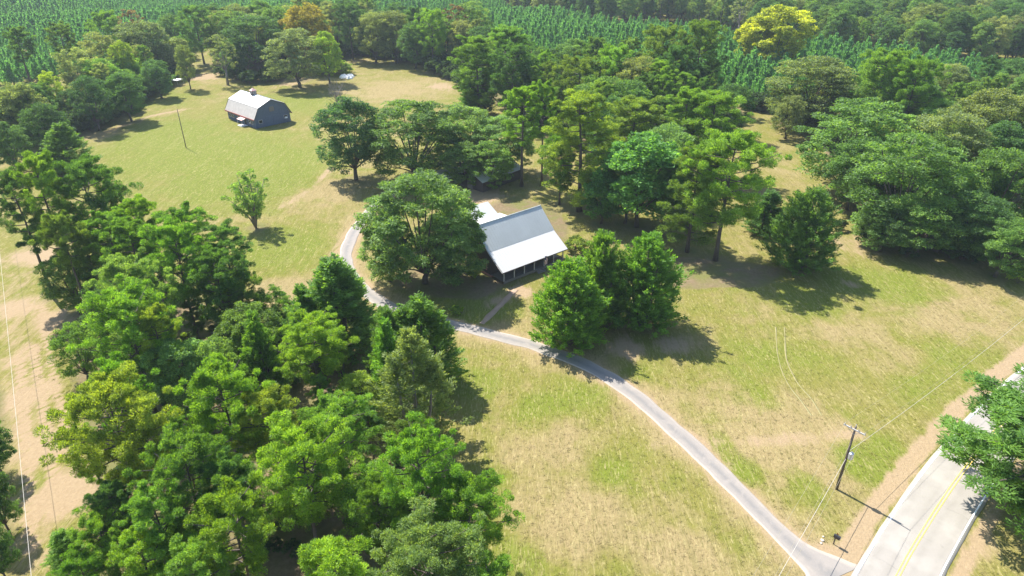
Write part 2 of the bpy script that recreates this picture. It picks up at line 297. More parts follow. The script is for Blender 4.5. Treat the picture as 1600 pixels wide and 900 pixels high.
 ('fan', -55.65, 136.5, 13.5, 5.59, 13.5, 'pecan', 'lone open tree with grey stems in the middle of the field'),
 ('pine', -82.05, 106.31, 24, 4.04, 24, 'pined', 'tall leaning pine at the left picture edge beside the cleared strip'),
 ('pine', -76.63, 104.9, 27, 4.25, 27, 'pine', 'tall pine with a long thick trunk over the cleared strip'),
 ('pine', -72.65, 110.25, 24, 6.3, 24, 'pined', 'big dark headed pine at the far tip of the near wood'),
 ('pine', -71.34, 114.33, 18, 3.39, 18, 'pine', 'small pine on the field side of the big dark headed pine'),
 ('pine', -70.34, 97.61, 20, 3.44, 20, 'olive', 'ragged pine low over the thick trunk by the cleared strip'),
 ('oak', -70.4, 103.04, 13, 3.28, 13, 'pecan', 'light green broadleaf among the tall trunks of the near wood'),
 ('pine', -61.36, 103.56, 20, 3.92, 20, 'pine', "bushy pine on the field edge at the left of the near wood's top row"),
 ('pine', -51.61, 100.24, 20, 4.62, 20, 'pine', "bushy pine at the middle of the near wood's top row"),
 ('pine', -44.81, 96.81, 18, 4.14, 18, 'pined', "pine at the right end of the near wood's top row"),
 ('pine', -59.02, 96.22, 19, 4.1, 19, 'pine', 'fresh green pine behind the pale rounded pine'),
 ('pine', -50.67, 92.67, 20, 5.18, 20, 'pineb', 'bright green pine over the cluster of slim trunks'),
 ('pine', -43.54, 89.15, 17, 4.45, 17, 'pined', 'dark pine with slim trunks above the shaded pine straw'),
 ('pine', -52.81, 83.21, 19, 5.04, 19, 'pale', 'pale rounded pine in the upper middle of the near wood'),
 ('pine', -41.77, 91.89, 13, 3.38, 13, 'pine', 'low pine at the field corner of the near wood'),
 ('pine', -48.95, 73.9, 19, 5.94, 19, 'pineb', 'broad bright pine reaching over the cleared strip'),
 ('pine', -45.25, 73.87, 17, 3.2, 17, 'piney', 'yellowish pine on the right shoulder of the broad bright pine'),
 ('oak', -43.05, 72.7, 13, 4.21, 13, 'pale', 'pale leafy broadleaf tree in the heart of the near wood'),
 ('oak', -39.27, 73.65, 12, 3.29, 12, 'pale', 'pale broadleaf beside the slim shaded trunks'),
 ('cedar', -34.28, 77.02, 14, 2.6, 14, 'cedar', 'narrow young cedar left of the bright lime pine'),
 ('cedar', -36.48, 90.27, 7, 1.96, 7, 'cedard', 'small dark cedar on the grass behind the bright lime pine'),
 ('cedar', -26.18, 88.05, 16, 6.08, 16, 'cedar', 'tall ragged cedar against the driveway bend'),
 ('cedar', -30.91, 87.67, 12, 3.28, 12, 'cedar', 'shorter cedar on the left flank of the tall ragged cedar'),
 ('pine', -26.63, 75.41, 14, 4.96, 14, 'lime2', 'bright lime pine with a forked dark trunk over bare soil'),
 ('cedar', -12.59, 80.41, 14, 4.51, 14, 'cedar', 'dense cedar beside the driveway at the corner of the meadow'),
 ('cedar', -17.65, 81.06, 12, 3.09, 12, 'cedar', 'slim cedar left of the dense driveway cedar'),
 ('cedar', -16.77, 76.25, 13, 2.51, 13, 'cedarb', 'light green spire in front of the slim cedar'),
 ('cedar2', -11.95, 67.34, 17, 5.6, 17, 'cedarg', 'largest ragged cedar with bare grey inner stems beside the meadow'),
 ('pine', -43.19, 60.67, 18, 3.44, 18, 'pineb', 'green pine beneath the broad bright pine'),
 ('pine', -40.86, 55.21, 19, 5.62, 19, 'piney', 'wide pine with yellowing needles hanging over the cleared strip'),
 ('pine', -31.1, 59.26, 18, 4.73, 18, 'pineb', 'domed bright pine in the centre of the near wood'),
 ('pine', -26.63, 57.91, 16, 3.71, 16, 'piney', 'light pine right of the domed bright pine'),
 ('oak', -20.06, 71.11, 8, 3.27, 8, 'lime', 'small bright broadleaf between lime pine and largest ragged cedar'),
 ('pine', -19.58, 59.34, 13, 4.55, 13, 'pine', 'feathery pine below the patch of bare soil'),
 ('pine', -20.68, 50.43, 17, 5.17, 17, 'lime2', 'wide light green pine with a clear black trunk near the bottom'),
 ('pine', -31.23, 48.81, 17, 4.46, 17, 'pine', 'full pine left of the wide light green pine'),
 ('pine', -27.03, 48.43, 15, 3.3, 15, 'pined', 'dark pine in the shade of its brighter neighbours'),
 ('pine', -8.62, 48.81, 17, 4.76, 17, 'pineb', 'wide pine at the meadow edge below the largest ragged cedar'),
 ('pine', -3.86, 47.13, 14, 3.86, 14, 'pine', 'meadow edge pine with a dark shaded right side'),
 ('pine', -12.58, 47.16, 13, 3.3, 13, 'pine', 'pine between the two wide meadow side pines'),
 ('pine', -24.18, 42.56, 17, 3.8, 17, 'lime2', 'bright rounded pine at the bottom, left of the clear black trunk'),
 ('pine', -31.35, 43.4, 16, 3.33, 16, 'pine', 'pine at the bottom beside the cleared strip'),
 ('pine', -40.48, 50.17, 10, 2.23, 10, 'pined', 'small dark pine at the edge of the cleared strip'),
 ('cedar', -46.17, 49.0, 5, 1.82, 5, 'cedar', 'small round cedar at the end of the cleared strip'),
 ('pine', -32.73, 41.18, 13, 3.03, 13, 'lime2', 'pine at the bottom left behind the small round cedar'),
 ('pine', -14.27, 37.91, 16, 3.82, 16, 'lime2', 'bright pine cut off by the bottom picture edge'),
 ('pine', -7.46, 40.22, 15, 5.07, 15, 'pale2', 'light frosted pine cut off by the bottom picture edge'),
 ('pine', -26.64, 39.64, 14, 3.2, 14, 'pine', 'shadowed pine cut off by the bottom picture edge'),
 ('pine', -2.16, 39.36, 12, 2.97, 12, 'pine', 'low pine at the bottom edge touching the meadow'),
 ('pine', -65.94, 101.95, 18, 4.42, 18, 'pine', 'green pine filling the gap below the big dark headed pine'),
 ('oak', -74.32, 100.87, 11, 4.09, 11, 'oak', 'low leafy tree round the feet of the tall leaning pines'),
 ('pine', -71.76, 103.73, 15, 3.17, 15, 'pined', 'dark pine between the tall leaning pines and the bushy row'),
 ('pine', -38.62, 45.45, 11, 2.97, 11, 'pine', 'pine behind the small round cedar at the end of the cleared strip'),
 ('pine', -39.45, 42.65, 9, 2.61, 9, 'pineb', 'low pine cut off by the bottom edge below the small round cedar'),
 ('oak', -62.28, 62.27, 9, 2.22, 9, 'oakd', 'dark tree at the left picture edge beyond the cleared strip'),
 ('oak', -55.79, 53.45, 9, 2.01, 9, 'oakd', 'second dark tree down the left picture edge beyond the cleared strip'),
 ('oak', -51.85, 46.99, 9, 1.85, 9, 'oakd', 'lowest dark tree at the left picture edge beyond the cleared strip'),
 ('lowpine', 60.19, 56.22, 14, 10.62, 14, 'pined2', 'big pine overhanging the right side of the road'),
 ('lowpine', 55.34, 44.98, 10, 4.16, 10, 'lime2', 'small pine at the bottom right corner beside the road'),
]
WOODS=[('left_belt', [(-181.8, 207.53), (-153.31, 219.17), (-152.18, 251.95), (-151.91, 297.13), (-143.61, 316.53), (-141.16, 305.17), (-139.72, 270.65), (-133.95, 227.86), (-135.13, 212.49), (-138.28, 200.78), (-148.23, 192.55), (-159.66, 178.25)], 6.0, (11, 17), ['oak', 'oak', 'pine'], ['oak', 'oakd', 'gray', 'pine'], 'crowded into the far left wood beside the field', 'trees massed in the far left wood'),
('back_belt', [(-151.53, 359.34), (-84.55, 395.7), (-51.59, 359.34), (-18.99, 322.49), (-2.54, 276.29), (0.0, 259.97), (-15.28, 305.17), (-48.39, 335.06), (-76.66, 355.68), (-89.55, 330.25), (-100.04, 305.17), (-120.12, 315.07)], 7, (16, 24), ['oak', 'pine', 'oak'], ['oak', 'oakd', 'gray', 'pined'], 'in the dense line along the back of the far lawn', 'trees massed behind the far lawn'),
('mid_belt', [(0.0, 294.53), (24.95, 270.65), (46.51, 250.02), (70.88, 245.29), (65.41, 223.84), (46.91, 186.6), (27.08, 173.03), (16.91, 195.64), (0.0, 232.01)], 6.6, (14, 22), ['pine', 'pine', 'oak'], ['pine', 'olive', 'pined', 'oak'], 'packed between the house pines and the young plantation', 'trees massed before the middle plantation'),
('right_wood', [(98.09, 225.43), (123.69, 240.72), (155.48, 245.29), (224.89, 240.72), (128.06, 122.93), (104.4, 125.9), (92.23, 127.43), (87.59, 139.01), (87.08, 163.32), (96.7, 196.91)], 9.5, (13, 20), ['oak', 'oak', 'pine'], ['oak', 'oakd', 'gray', 'pecan'], 'packed inside the right wood', 'trees massed in the right wood'),
('near_wood', [(-74.62, 102.63), (-65.52, 112.07), (-49.01, 102.63), (-22.36, 80.49), (-10.71, 60.21), (-5.29, 47.61), (-43.65, 47.61), (-58.32, 74.63)], 7.8, (8, 13), ['pine', 'pine', 'oak'], ['pine', 'pined', 'olive'], 'filling the floor of the near wood', 'lesser trees filling the near wood')]
EDGES=[([(-149.45, 194.4), (-138.66, 200.78), (-136.14, 212.49), (-134.17, 227.05), (-137.95, 264.15), (-140.37, 284.54)], 3, 1.6), ([(-97.66, 297.13), (-87.64, 322.49), (-74.57, 345.09), (-47.55, 328.67), (-34.47, 316.53), (-16.22, 270.65)], 2, 1.6), ([(83.76, 242.53), (92.6, 230.33), (95.8, 212.49), (94.5, 192.55)], 2, 2.0), ([(73.36, 135.53), (79.05, 127.43), (87.41, 123.51), (103.41, 124.4)], 1, 2.5), ([(-122.07, 297.13), (-104.37, 284.54), (-96.13, 291.98)], 2, 2.0)]
PLANT=[(-2013.45, 1851.19), (-1571.88, 2091.71), (-92.23, 1089.09), (0.0, 493.24), (39.28, 444.91), (83.53, 429.0), (110.23, 414.12), (119.61, 382.85), (153.95, 341.69), (192.08, 310.76), (305.66, 305.17), (245.76, 238.93), (151.15, 250.02), (101.2, 240.72), (83.71, 250.02), (48.14, 259.97), (0.0, 305.17), (-34.87, 391.33), (-86.33, 404.71), (-140.92, 395.7), (-155.94, 370.76), (-158.22, 352.08), (-170.88, 345.09), (-180.62, 305.17), (-199.6, 270.65), (-217.73, 232.01), (-283.05, 232.01)]
FAR=[(-92.23, 1089.09), (0.0, 521.27), (40.68, 461.96), (86.41, 444.91), (113.9, 429.0), (123.3, 395.7), (158.22, 352.08), (196.96, 319.49), (313.3, 313.62), (1078.49, 696.0), (3603.83, 2402.63), (-200.21, 2402.63)]
ROAD=[(-71.33, -71.5), (-30.39, -27.64), (-3.09, 1.59), (17.38, 23.52), (37.85, 45.45), (44.74, 52.58), (51.85, 59.44), (59.18, 66.06), (66.75, 72.42), (74.54, 78.53), (82.56, 84.38), (103.0, 98.77), (131.62, 118.92), (180.68, 153.46), (262.45, 211.02)]
SHOULDER=[(13.88, 27.07), (34.35, 49.0), (41.24, 56.13), (48.35, 62.99), (55.68, 69.61), (63.25, 75.97), (71.04, 82.08), (79.06, 87.93), (99.5, 102.32), (128.12, 122.47)]
SHOULDER_R=[(20.6, 20.25), (41.07, 42.18), (47.96, 49.31), (55.07, 56.17), (62.4, 62.79), (69.97, 69.15), (77.76, 75.26), (85.78, 81.11), (106.22, 95.5), (134.84, 115.65)]
DRIVE=[(33.11, 47.22), (32.46, 48.56), (30.9, 50.68), (28.77, 54.63), (26.63, 59.69), (24.17, 65.14), (21.9, 69.6), (18.02, 76.76), (14.17, 82.05), (9.8, 86.33), (5.03, 89.49), (0.0, 92.25), (-5.24, 94.74), (-10.69, 97.13), (-16.33, 99.61), (-21.79, 103.08), (-26.47, 108.38), (-30.66, 115.17), (-33.29, 122.93), (-34.05, 132.19), (-33.4, 140.81), (-31.77, 151.17), (-27.42, 163.32), (-20.21, 172.02), (-14.46, 174.05)]
PATH=[(-5.13, 97.13), (-3.3, 100.89), (-1.14, 105.33), (0.7, 109.11)]
TYRE=[[(43.61, 95.92), (40.99, 87.02), (40.15, 81.27), (40.55, 76.76), (40.82, 73.26)], [(45.1, 95.92), (42.27, 87.02), (41.65, 81.27), (42.15, 77.19), (42.22, 73.26)]]
TRACKS=[([(-94.57, 114.64), (-67.15, 74.63), (-49.88, 50.85)], 5.0, 0.42), ([(-75.9, 90.58), (-60.91, 69.35), (-52.36, 56.22)], 0.45, 1.1), ([(-75.88, 87.02), (-63.08, 68.11), (-51.74, 50.85)], 0.4, 1.1), ([(-81.86, 102.63), (-66.62, 80.49), (-56.58, 66.9)], 0.4, 0.9), ([(-40.12, 170.51), (-48.35, 177.19), (-50.42, 158.8), (-54.53, 146.42)], 1.6, 0.45), ([(-127.06, 212.49), (-121.93, 232.01), (-114.69, 240.72)], 2.0, 0.6), ([(16.4, 66.9), (24.9, 68.11), (37.35, 68.11), (45.65, 71.93)], 1.4, 0.38), ([(-30.98, 112.07), (-35.86, 122.93), (-36.31, 133.85), (-32.08, 144.51)], 1.2, 0.5), ([(45.9, 60.21), (58.57, 71.93), (80.57, 89.67)], 0.9, 0.55), ([(31.54, 68.11), (38.41, 68.73), (45.48, 69.6)], 1.8, 0.55)]
DIRT=[(-68.93, 77.48, 5, 0.75), (-60.27, 66.9, 5, 0.8), (-52.96, 59.18, 6, 0.85), (-85.76, 102.63, 6, 0.7), (-77.12, 98.36, 5, 0.75), (-94.76, 122.93, 8, 0.7), (-76.86, 87.02, 5, 0.6), (-30.68, 75.33, 5, 0.8), (-22.26, 49.2, 4, 0.8), (-2.83, 104.88, 3, 0.7), (1.74, 108.38, 3, 0.75), (-9.35, 156.62, 8, 1.0), (-1.49, 148.37, 6, 0.9), (-8.49, 114.64, 4, 0.75), (25.37, 90.58, 4, 0.65), (18.63, 89.67, 4, 0.75), (22.64, 104.88, 3, 0.6), (11.12, 109.59, 4, 0.7), (71.84, 128.98, 8, 0.6), (62.6, 110.82, 3, 0.5), (-129.18, 294.53, 10, 0.8), (-89.34, 282.14, 9, 0.6), (-27.95, 276.29, 8, 0.7), (91.44, 219.94, 9, 0.6), (34.06, 50.02, 2.5, 0.8), (36.42, 49.2, 3, 0.8), (50.04, 51.7, 3, 0.6), (-71.64, 330.25, 6, 0.6), (-14.94, 68.11, 4, 0.7), (-4.61, 107.19, 3, 0.5)]
DRY=[(37.35, 68.11, 9, 0.5), (33.58, 74.63, 6, 0.3), (7.17, 54.36, 7, 0.4), (17.2, 50.85, 5, 0.4), (17.67, 74.63, 5, 0.3), (61.1, 87.02, 7, 0.25), (79.25, 104.88, 9, 0.3), (-41.45, 107.19, 8, 0.5), (-126.47, 207.53, 9, 0.5), (-49.9, 270.65, 20, 0.35), (1.6, 64.57, 4, 0.2), (54.37, 94.35, 6, 0.35), (-44.11, 158.8, 9, 0.5), (5.81, 68.11, 5, 0.35), (73.35, 98.36, 8, 0.3)]
GREEN=[(27.55, 62.89, 3, 1.0), (26.24, 66.9, 2.5, 0.7), (4.42, 74.63, 4, 0.7), (-6.06, 80.49, 4, 1.0), (-48.29, 125.9, 10, 0.9), (-69.37, 168.06, 18, 1.0), (-107.75, 205.46, 20, 0.9), (-85.92, 189.54, 22, 0.9), (-64.1, 183.75, 14, 0.9), (-102.39, 178.25, 10, 0.7), (-7.8, 102.63, 6, 1.2), (43.39, 64.0, 4, 1.0), (47.56, 66.9, 2.5, 0.9), (63.14, 112.07, 6, 1.0), (52.08, 104.88, 6, 0.9), (70.26, 109.59, 8, 0.8), (37.45, 87.02, 6, 0.5), (18.89, 82.05, 3, 0.5), (-10.62, 96.32, 4, 0.6), (1.35, 49.2, 3, 0.9), (-76.74, 250.02, 18, 0.6), (-3.06, 60.21, 3, 0.7), (35.19, 60.21, 3, 0.7), (34.47, 77.48, 4, 0.6), (12.52, 62.34, 3, 0.5), (10.88, 77.48, 4, 0.6), (60.56, 80.49, 5, 0.5), (68.98, 87.02, 6, 0.5), (-132.47, 254.91, 12, 0.9), (45.33, 87.02, 4, 0.5)]
LITTER=[[(-75.86, 104.88), (-67.9, 114.64), (-48.68, 104.88), (-38.11, 92.43), (-22.67, 82.05), (-8.3, 68.11), (-4.03, 56.22), (-0.63, 43.2), (-41.26, 43.2), (-53.3, 66.9), (-66.09, 83.66)], [(-23.83, 112.07), (-19.21, 122.93), (-8.84, 146.42), (0.0, 156.62), (7.56, 151.17), (12.85, 140.81), (11.49, 131.54), (0.0, 112.07), (-4.54, 105.33), (-13.7, 106.03)], [(16.49, 121.48), (35.86, 122.93), (54.31, 117.3), (45.82, 110.08), (32.68, 109.11), (17.87, 112.07)], [(-221.46, 259.97), (-178.13, 259.97), (-162.05, 325.56), (-148.6, 328.67), (-139.45, 299.77), (-139.72, 270.65), (-136.08, 232.01), (-137.14, 212.49), (-140.2, 200.78), (-146.25, 189.54), (-159.66, 178.25)], [(-150.12, 355.68), (-84.55, 395.7), (-17.53, 322.49), (0.0, 282.14), (46.51, 250.02), (82.31, 245.29), (78.23, 227.86), (54.47, 195.64), (28.49, 183.75), (15.24, 198.82), (0.0, 232.01), (-28.6, 315.07), (-74.91, 346.82), (-82.86, 282.14), (-105.58, 288.22)], [(92.85, 223.84), (123.69, 240.72), (224.89, 240.72), (129.27, 124.4), (102.45, 122.93), (87.08, 122.93), (76.13, 135.53), (89.58, 189.54)], [(-83.85, 80.49), (-74.54, 80.49), (-52.12, 47.61), (-59.53, 47.61)]]
HOUSE=(-1.56, 110.65)
BARN=(-77.29, 219.94, 0.819, 18.3)
SHEDS=[('old_shed', 'old dark shed with a worn grey metal roof behind the house under the trees', -5.69, 166.85, -0.75, 9.0, 14.0, 2.8, 4.8, 'roof', False),
('carport', 'open carport with a pale metal roof beside the old shed', -16.76, 166.51, -0.75, 6.0, 7.0, 2.4, 3.0, 'roofw', True)]
POLE=(38.57, 59.69)
POLE_A=(9.77, 25.04)
POLE_B=(86.57, 95.69)
FPOLE=(-95.09, 194.4)
STRIP_A=(-123.3, 155.7)
STRIP_B=(-19.8, 8.1)
SNAG=(-47.31, 59.38)
MAILBOX=(34.86, 51.61)
CANOPY=(-133.67, 278.48)
CANOPY_RZ=1.25
TARP=(-70.24, 293.25)


# ------------------------------------------------------------------ ground
def grid_lines(segs):
    o=[segs[0][0]]
    for a,b,s in segs:
        n=max(1,int(round((b-a)/s))); o+=list(np.linspace(a,b,n+1)[1:])
    return np.array(o)
gx=grid_lines([(-3200,-1000,220),(-1000,-400,40),(-400,-160,6),(-160,-100,1.5),(-100,100,.75),(100,160,1.5),(160,400,6),(400,1000,40),(1000,3200,220)])
gy=grid_lines([(-600,-100,60),(-100,20,8),(20,42,2),(42,140,.75),(140,250,1.4),(250,420,4),(420,1000,40),(1000,4600,240)])
X,Y=np.meshgrid(gx,gy); Z=hz(X,Y)
def seg_dist(px,py,pts):
    d=np.full(px.shape,1e9)
    for (ax,ay),(bx,by) in zip(pts[:-1],pts[1:]):
        vx,vy=bx-ax,by-ay; t=np.clip(((px-ax)*vx+(py-ay)*vy)/(vx*vx+vy*vy+1e-9),0,1)
        d=np.minimum(d,np.hypot(px-ax-t*vx,py-ay-t*vy))
    return d
def inpoly(px,py,poly):
    ins=np.zeros(px.shape,bool); n=len(poly)
    for i in range(n):
        x1,y1=poly[i]; x2,y2=poly[(i+1)%n]
        c=((y1>py)!=(y2>py)); ins^= c&(px<(x2-x1)*(py-y1)/((y2-y1) if y2!=y1 else 1e-9)+x1)
    return ins
def blobs(L):
    a=np.zeros(X.shape)
    for x,y,r,s in L: a=np.maximum(a,s*np.exp(-((X-x)**2+(Y-y)**2)/(r*r)))
    return a
dirt=blobs(DIRT); dry=blobs(DRY); grn=blobs(GREEN)
sd=seg_dist(X,Y,SHOULDER); dirt=np.maximum(dirt,1.0*np.exp(-(sd/1.25)**2))
dirt=np.maximum(dirt,.85*np.exp(-(seg_dist(X,Y,SHOULDER_R)/.9)**2))
dd=seg_dist(X,Y,DRIVE); dry=np.maximum(dry,.55*np.exp(-(dd/3.2)**2)); dirt=np.maximum(dirt,.62*np.exp(-(dd/2.3)**4))
for ln,wd,st in TRACKS: dirt=np.maximum(dirt,st*np.exp(-(seg_dist(X,Y,ln)/wd)**2))
lit=np.zeros(X.shape)
for q in LITTER: lit=np.maximum(lit,inpoly(X,Y,q)*1.)
k=2
for _ in range(3): lit=(lit+np.roll(lit,k,0)+np.roll(lit,-k,0)+np.roll(lit,k,1)+np.roll(lit,-k,1))/5
for tr in TREES:
    if tr[5]>6 and tr[2]<330: lit=np.maximum(lit,.62*np.exp(-((X-tr[1])**2+(Y-tr[2])**2)/(tr[4]*.75)**2))
ny,nx=X.shape
idx=np.arange(nx*ny).reshape(ny,nx); F=np.stack([idx[:-1,:-1],idx[:-1,1:],idx[1:,1:],idx[1:,:-1]],-1).reshape(-1,4)
obj("meadow",mesh("meadow",np.stack([X,Y,Z],-1).reshape(-1,3),F,M['ground'],dict(dirt=dirt.ravel(),dry=dry.ravel(),green=grn.ravel(),litter=lit.ravel()),True),kind='structure')

def spline(pts,step=1.):
    p=[Vector((*q,0)) for q in pts]; p=[p[0]*2-p[1]]+p+[p[-1]*2-p[-2]]; out=[]
    for i in range(1,len(p)-2):
        a,b,c,d=p[i-1:i+3]; n=max(2,int((c-b).length/step))
        for k in range(n):
            t=k/n; out.append(.5*((2*b)+(c-a)*t+(2*a-5*b+4*c-d)*t*t+(3*b-a-3*c+d)*t**3))
    out.append(p[-2]); return out
def ribbon(name,pts,w0,w1,zo,mat,step=1.,ragged=0.,seed=1,thick=.12,cross=6,widths=None,drop=None):
    c=spline(pts,step); r=np.random.default_rng(seed); V=[];A=[];AL=[]; acc=0.
    js=np.linspace(0,1,cross+1); n=len(c); rg=r.normal(0,1,(n+8,2)); rg=np.stack([np.convolve(rg[:,k],[.2,.3,.3,.2],'same') for k in(0,1)],-1)
    for i,p in enumerate(c):
        t=(c[min(i+1,n-1)]-c[max(i-1,0)]).normalized(); s=Vector((t.y,-t.x,0))
        ww=(w0,w1) if widths is None else widths(i/(n-1))
        a=ww[0]-ragged*rg[i,0]; b=ww[1]+ragged*rg[i,1]
        row=[]
        for j in js:
            q=p+s*(a+(b-a)*j); row.append((q.x,q.y,float(hz(q.x,q.y))+zo)); A.append(j*2-1)
        V+= [(row[0][0],row[0][1],row[0][2]-thick)]+row+[(row[-1][0],row[-1][1],row[-1][2]-thick)]; A=A[:-(cross+1)]+[-1]+A[-(cross+1):]+[1]; acc+=(p-c[max(i-1,0)]).length; AL+=[acc]*(cross+3)
    m=cross+3; idx=np.arange(n*m).reshape(n,m); F=np.stack([idx[:-1,:-1],idx[:-1,1:],idx[1:,1:],idx[1:,:-1]],-1).reshape(-1,4)
    return obj(name,mesh(name,V,F,mat,dict(across=A,along=AL)),kind='structure')
ribbon("road",ROAD,-3.55,3.55,.05,M['road'],1.,.07,2,.09,12)
ribbon("edge_line",ROAD,-3.26,-3.10,.062,M['white_paint'],1.,.012,3,.006,1)
ribbon("edge_line",ROAD,3.10,3.26,.062,M['white_paint'],1.,.012,4,.006,1)
ribbon("centre_line",ROAD,-.22,-.10,.062,M['yellow_paint'],1.,.008,5,.006,1)
ribbon("centre_line",ROAD,.10,.22,.062,M['yellow_paint'],1.,.008,6,.006,1)
def dw(t):
    f=max(0.,1-t/.035); h=1.32+2.6*f*f; return (-h,h)
ribbon("driveway",DRIVE,-1.45,1.45,.035,M['drive'],.8,.17,7,.1,8,dw)
ribbon("footpath",PATH,-.55,.55,.03,M['dirt'],.5,.12,8,.06,3)
for k,ln in enumerate(TYRE): ribbon("tyre_track",ln,-.10,.10,.010,simple("flattened_straw",(.225,.20,.080),.3,2),.7,.07,20+k,.02,1)

# ------------------------------------------------------------------ house
def make_house():
    ang=math.atan2(.635,.7725)
    root=thing("farmhouse","dark farmhouse with a steep galvanised metal roof and long front porch","house",P3(*HOUSE),ang)
    L=15.7                                        # local x along the eave, local -y out to the front
    ridge=(8.1,9.2); brk=(4.1,5.4)
    def roofsheet(name,q,mat,sp=.62,th=.05):
        b=MB().slab(q,th); q=[Vector(k) for k in q]; n=(q[1]-q[0]).cross(q[3]-q[0]).normalized()
        k=int((q[1]-q[0]).length/sp)
        for i in range(k+1):
            t=i/k; a=q[0].lerp(q[1],t)+n*.016; e=q[3].lerp(q[2],t)+n*.016
            b.tube([a,e],[.022,.022],4)
        return b.build(name,mat,root)
    roofsheet("porch_roof",[(-.25,-.15,2.72),(L+.25,-.15,2.72),(L+.25,brk[0],brk[1]-.02),(-.25,brk[0],brk[1]-.02)],M['roofw'])
    roofsheet("front_roof",[(-.35,brk[0]-.12,brk[1]-.06),(L+.35,brk[0]-.12,brk[1]-.06),(L+.35,ridge[0],ridge[1]),(-.35,ridge[0],ridge[1])],M['roof'])  # greyer than the porch sheets: grazing shade put into the colour
    roofsheet("rear_roof",[(L+.35,12.4,5.1),(-.35,12.4,5.1),(-.35,ridge[0],ridge[1]),(L+.35,ridge[0],ridge[1])],M['roof'])
    MB().tube([(-.38,ridge[0],ridge[1]+.03),(L+.38,ridge[0],ridge[1]+.03)],[.11,.11],8).build("ridge_cap",M['roof'],root)
    MB().box((L/2,-.16,2.62),(L+.5,.08,.18)).build("fascia",M['darkwood'],root)
    for x in (-.33,L+.33):
        b=MB()
        for a,e in (((x,brk[0]-.1,brk[1]-.2),(x,ridge[0],ridge[1]-.15)),((x,12.35,5.0),(x,ridge[0],ridge[1]-.15)),((x,-.1,2.6),(x,brk[0],brk[1]-.16))): b.tube([a,e],[.09,.09],4)
        b.build("barge_board",M['greytrim'],root)
    # walls: board courses proud of one another
    x0,x1,y0,y1=.35,L-.35,4.1,12.0
    shell=MB()
    V=[(x0,y0,0),(x1,y0,0),(x1,y1,0),(x0,y1,0),(x0,y0,5.2),(x1,y0,5.2),(x1,y1,5.2),(x0,y1,5.2),(x0,ridge[0],8.95),(x1,ridge[0],8.95)]
    shell.add(V,[(0,1,5,4),(2,3,7,6),(1,2,6,9,5),(3,0,4,8,7)]).build("wall",M['darkwood'],root)
    b=MB()
    for i in range(20):
        z=.35+i*.24; b.box(((x0+x1)/2,y0-.02,z),(x1-x0,.05,.19)); b.box((x0-.02,(y0+y1)/2,z),(.05,y1-y0-.05,.19)); b.box((x1+.02,(y0+y1)/2,z),(.05,y1-y0-.05,.19))
    for i in range(15):
        z=5.3+i*.24; t=(z+.1-5.2)/(8.95-5.2); ya=y0+(ridge[0]-y0)*t; yb=y1+(ridge[0]-y1)*t
        for x in (x0-.02,x1+.02): b.box((x,(ya+yb)/2,z),(.05,max(.1,yb-ya),.19))
    b.build("siding_board",M['darkwood'],root)['kind']='stuff'
    MB().box((L/2,8.05,.15),(L-.3,8.3,.45)).build("foundation",M['brick'],root)
    def window(x,y,z,w,h,ax,trim):
        f=MB(); d=(w+.24,.10,h+.24) if ax=='y' else (.10,w+.24,h+.24)
        t=.12
        for (ox,oz,sx,sz) in ((0,h/2+t/2,w+2*t,t),(0,-h/2-t/2,w+2*t,t),(-w/2-t/2,0,t,h),(w/2+t/2,0,t,h),(0,0,w,.05),(0,0,.05,h-.0)):
            if ax=='y': f.box((x+ox,y,z+oz),(sx,.12,sz))
            else: f.box((x,y+ox,z+oz),(.12,sx,sz))
        fo=f.build("window",trim,root)
        g=MB().box((x,y,z),(w,.06,h) if ax=='y' else (.06,w,h)).build("pane",M['glass'],fo)
    for y,z in ((5.9,1.9),(9.7,1.9),(6.9,5.9),(9.3,5.9)): window(x0-.07,y,z,.9,1.5,'x',M['redtrim'])
    for y,z in ((5.9,1.9),(9.7,1.9),(8.1,6.2)): window(x1+.07,y,z,.9,1.5,'x',M['redtrim'])
    for x in (2.4,5.2,10.6,13.3): window(x,y0-.07,2.1,1.0,1.5,'y',M['redtrim'])
    d=MB().box((7.9,y0-.07,1.65),(1.05,.1,2.15)).build("door",M['rust'],root); MB().box((8.3,y0-.15,1.6),(.06,.08,.16)).build("handle",M['steel'],d)
    # porch
    b=MB()
    for i in range(26): b.box((L/2,.32+i*.145,.53),(L-.5,.135,.06))
    b.build("deck",M['deck'],root)
    MB().box((L/2,.28,.30),(L-.55,.06,.40)).build("deck_skirt",M['deck'],root)
    px=[.42+i*(L-.84)/6 for i in range(7)]
    for x in px: MB().box((x,.42,1.62),(.17,.17,2.12)).build("porch_post",M['greytrim'],root)
    MB().box((L/2,.42,2.62),(L-.6,.14,.18)).build("porch_beam",M['darkwood'],root)
    for i in (4,5):
        r=MB(); a,e=px[i]+.1,px[i+1]-.1
        for z in (.72,1.38): r.box(((a+e)/2,.42,z),(e-a,.06,.07))
        for k in range(14): r.box((a+(k+.5)*(e-a)/14,.42,1.05),(.04,.04,.62))
        r.build("porch_railing",M['darkwood'],root)
    s=MB()
    for i in range(3): s.box((px[3]+1.2,-.0-.3*i+.1,.37-.16*i),(1.9,.32,.16))
    s.build("porch_steps",M['deck'],root)
    # low link roof and rear block
    MB().slab([(15.2,12.3,4.75),(15.2,20.2,4.0),(5.6,20.2,4.0),(5.6,12.3,4.75)],.07).build("link_roof",M['roofw'],root)
    MB().box((10.4,16.2,1.95),(9.0,7.6,3.9)).build("link_wall",M['darkwood'],root)
    MB().slab([(3.2,19.9,3.7),(14.8,19.9,3.7),(14.8,23.8,5.6),(3.2,23.8,5.6)],.06).build("rear_block_roof",M['roof'],root)  # front slope: its shade is put into the greyer colour
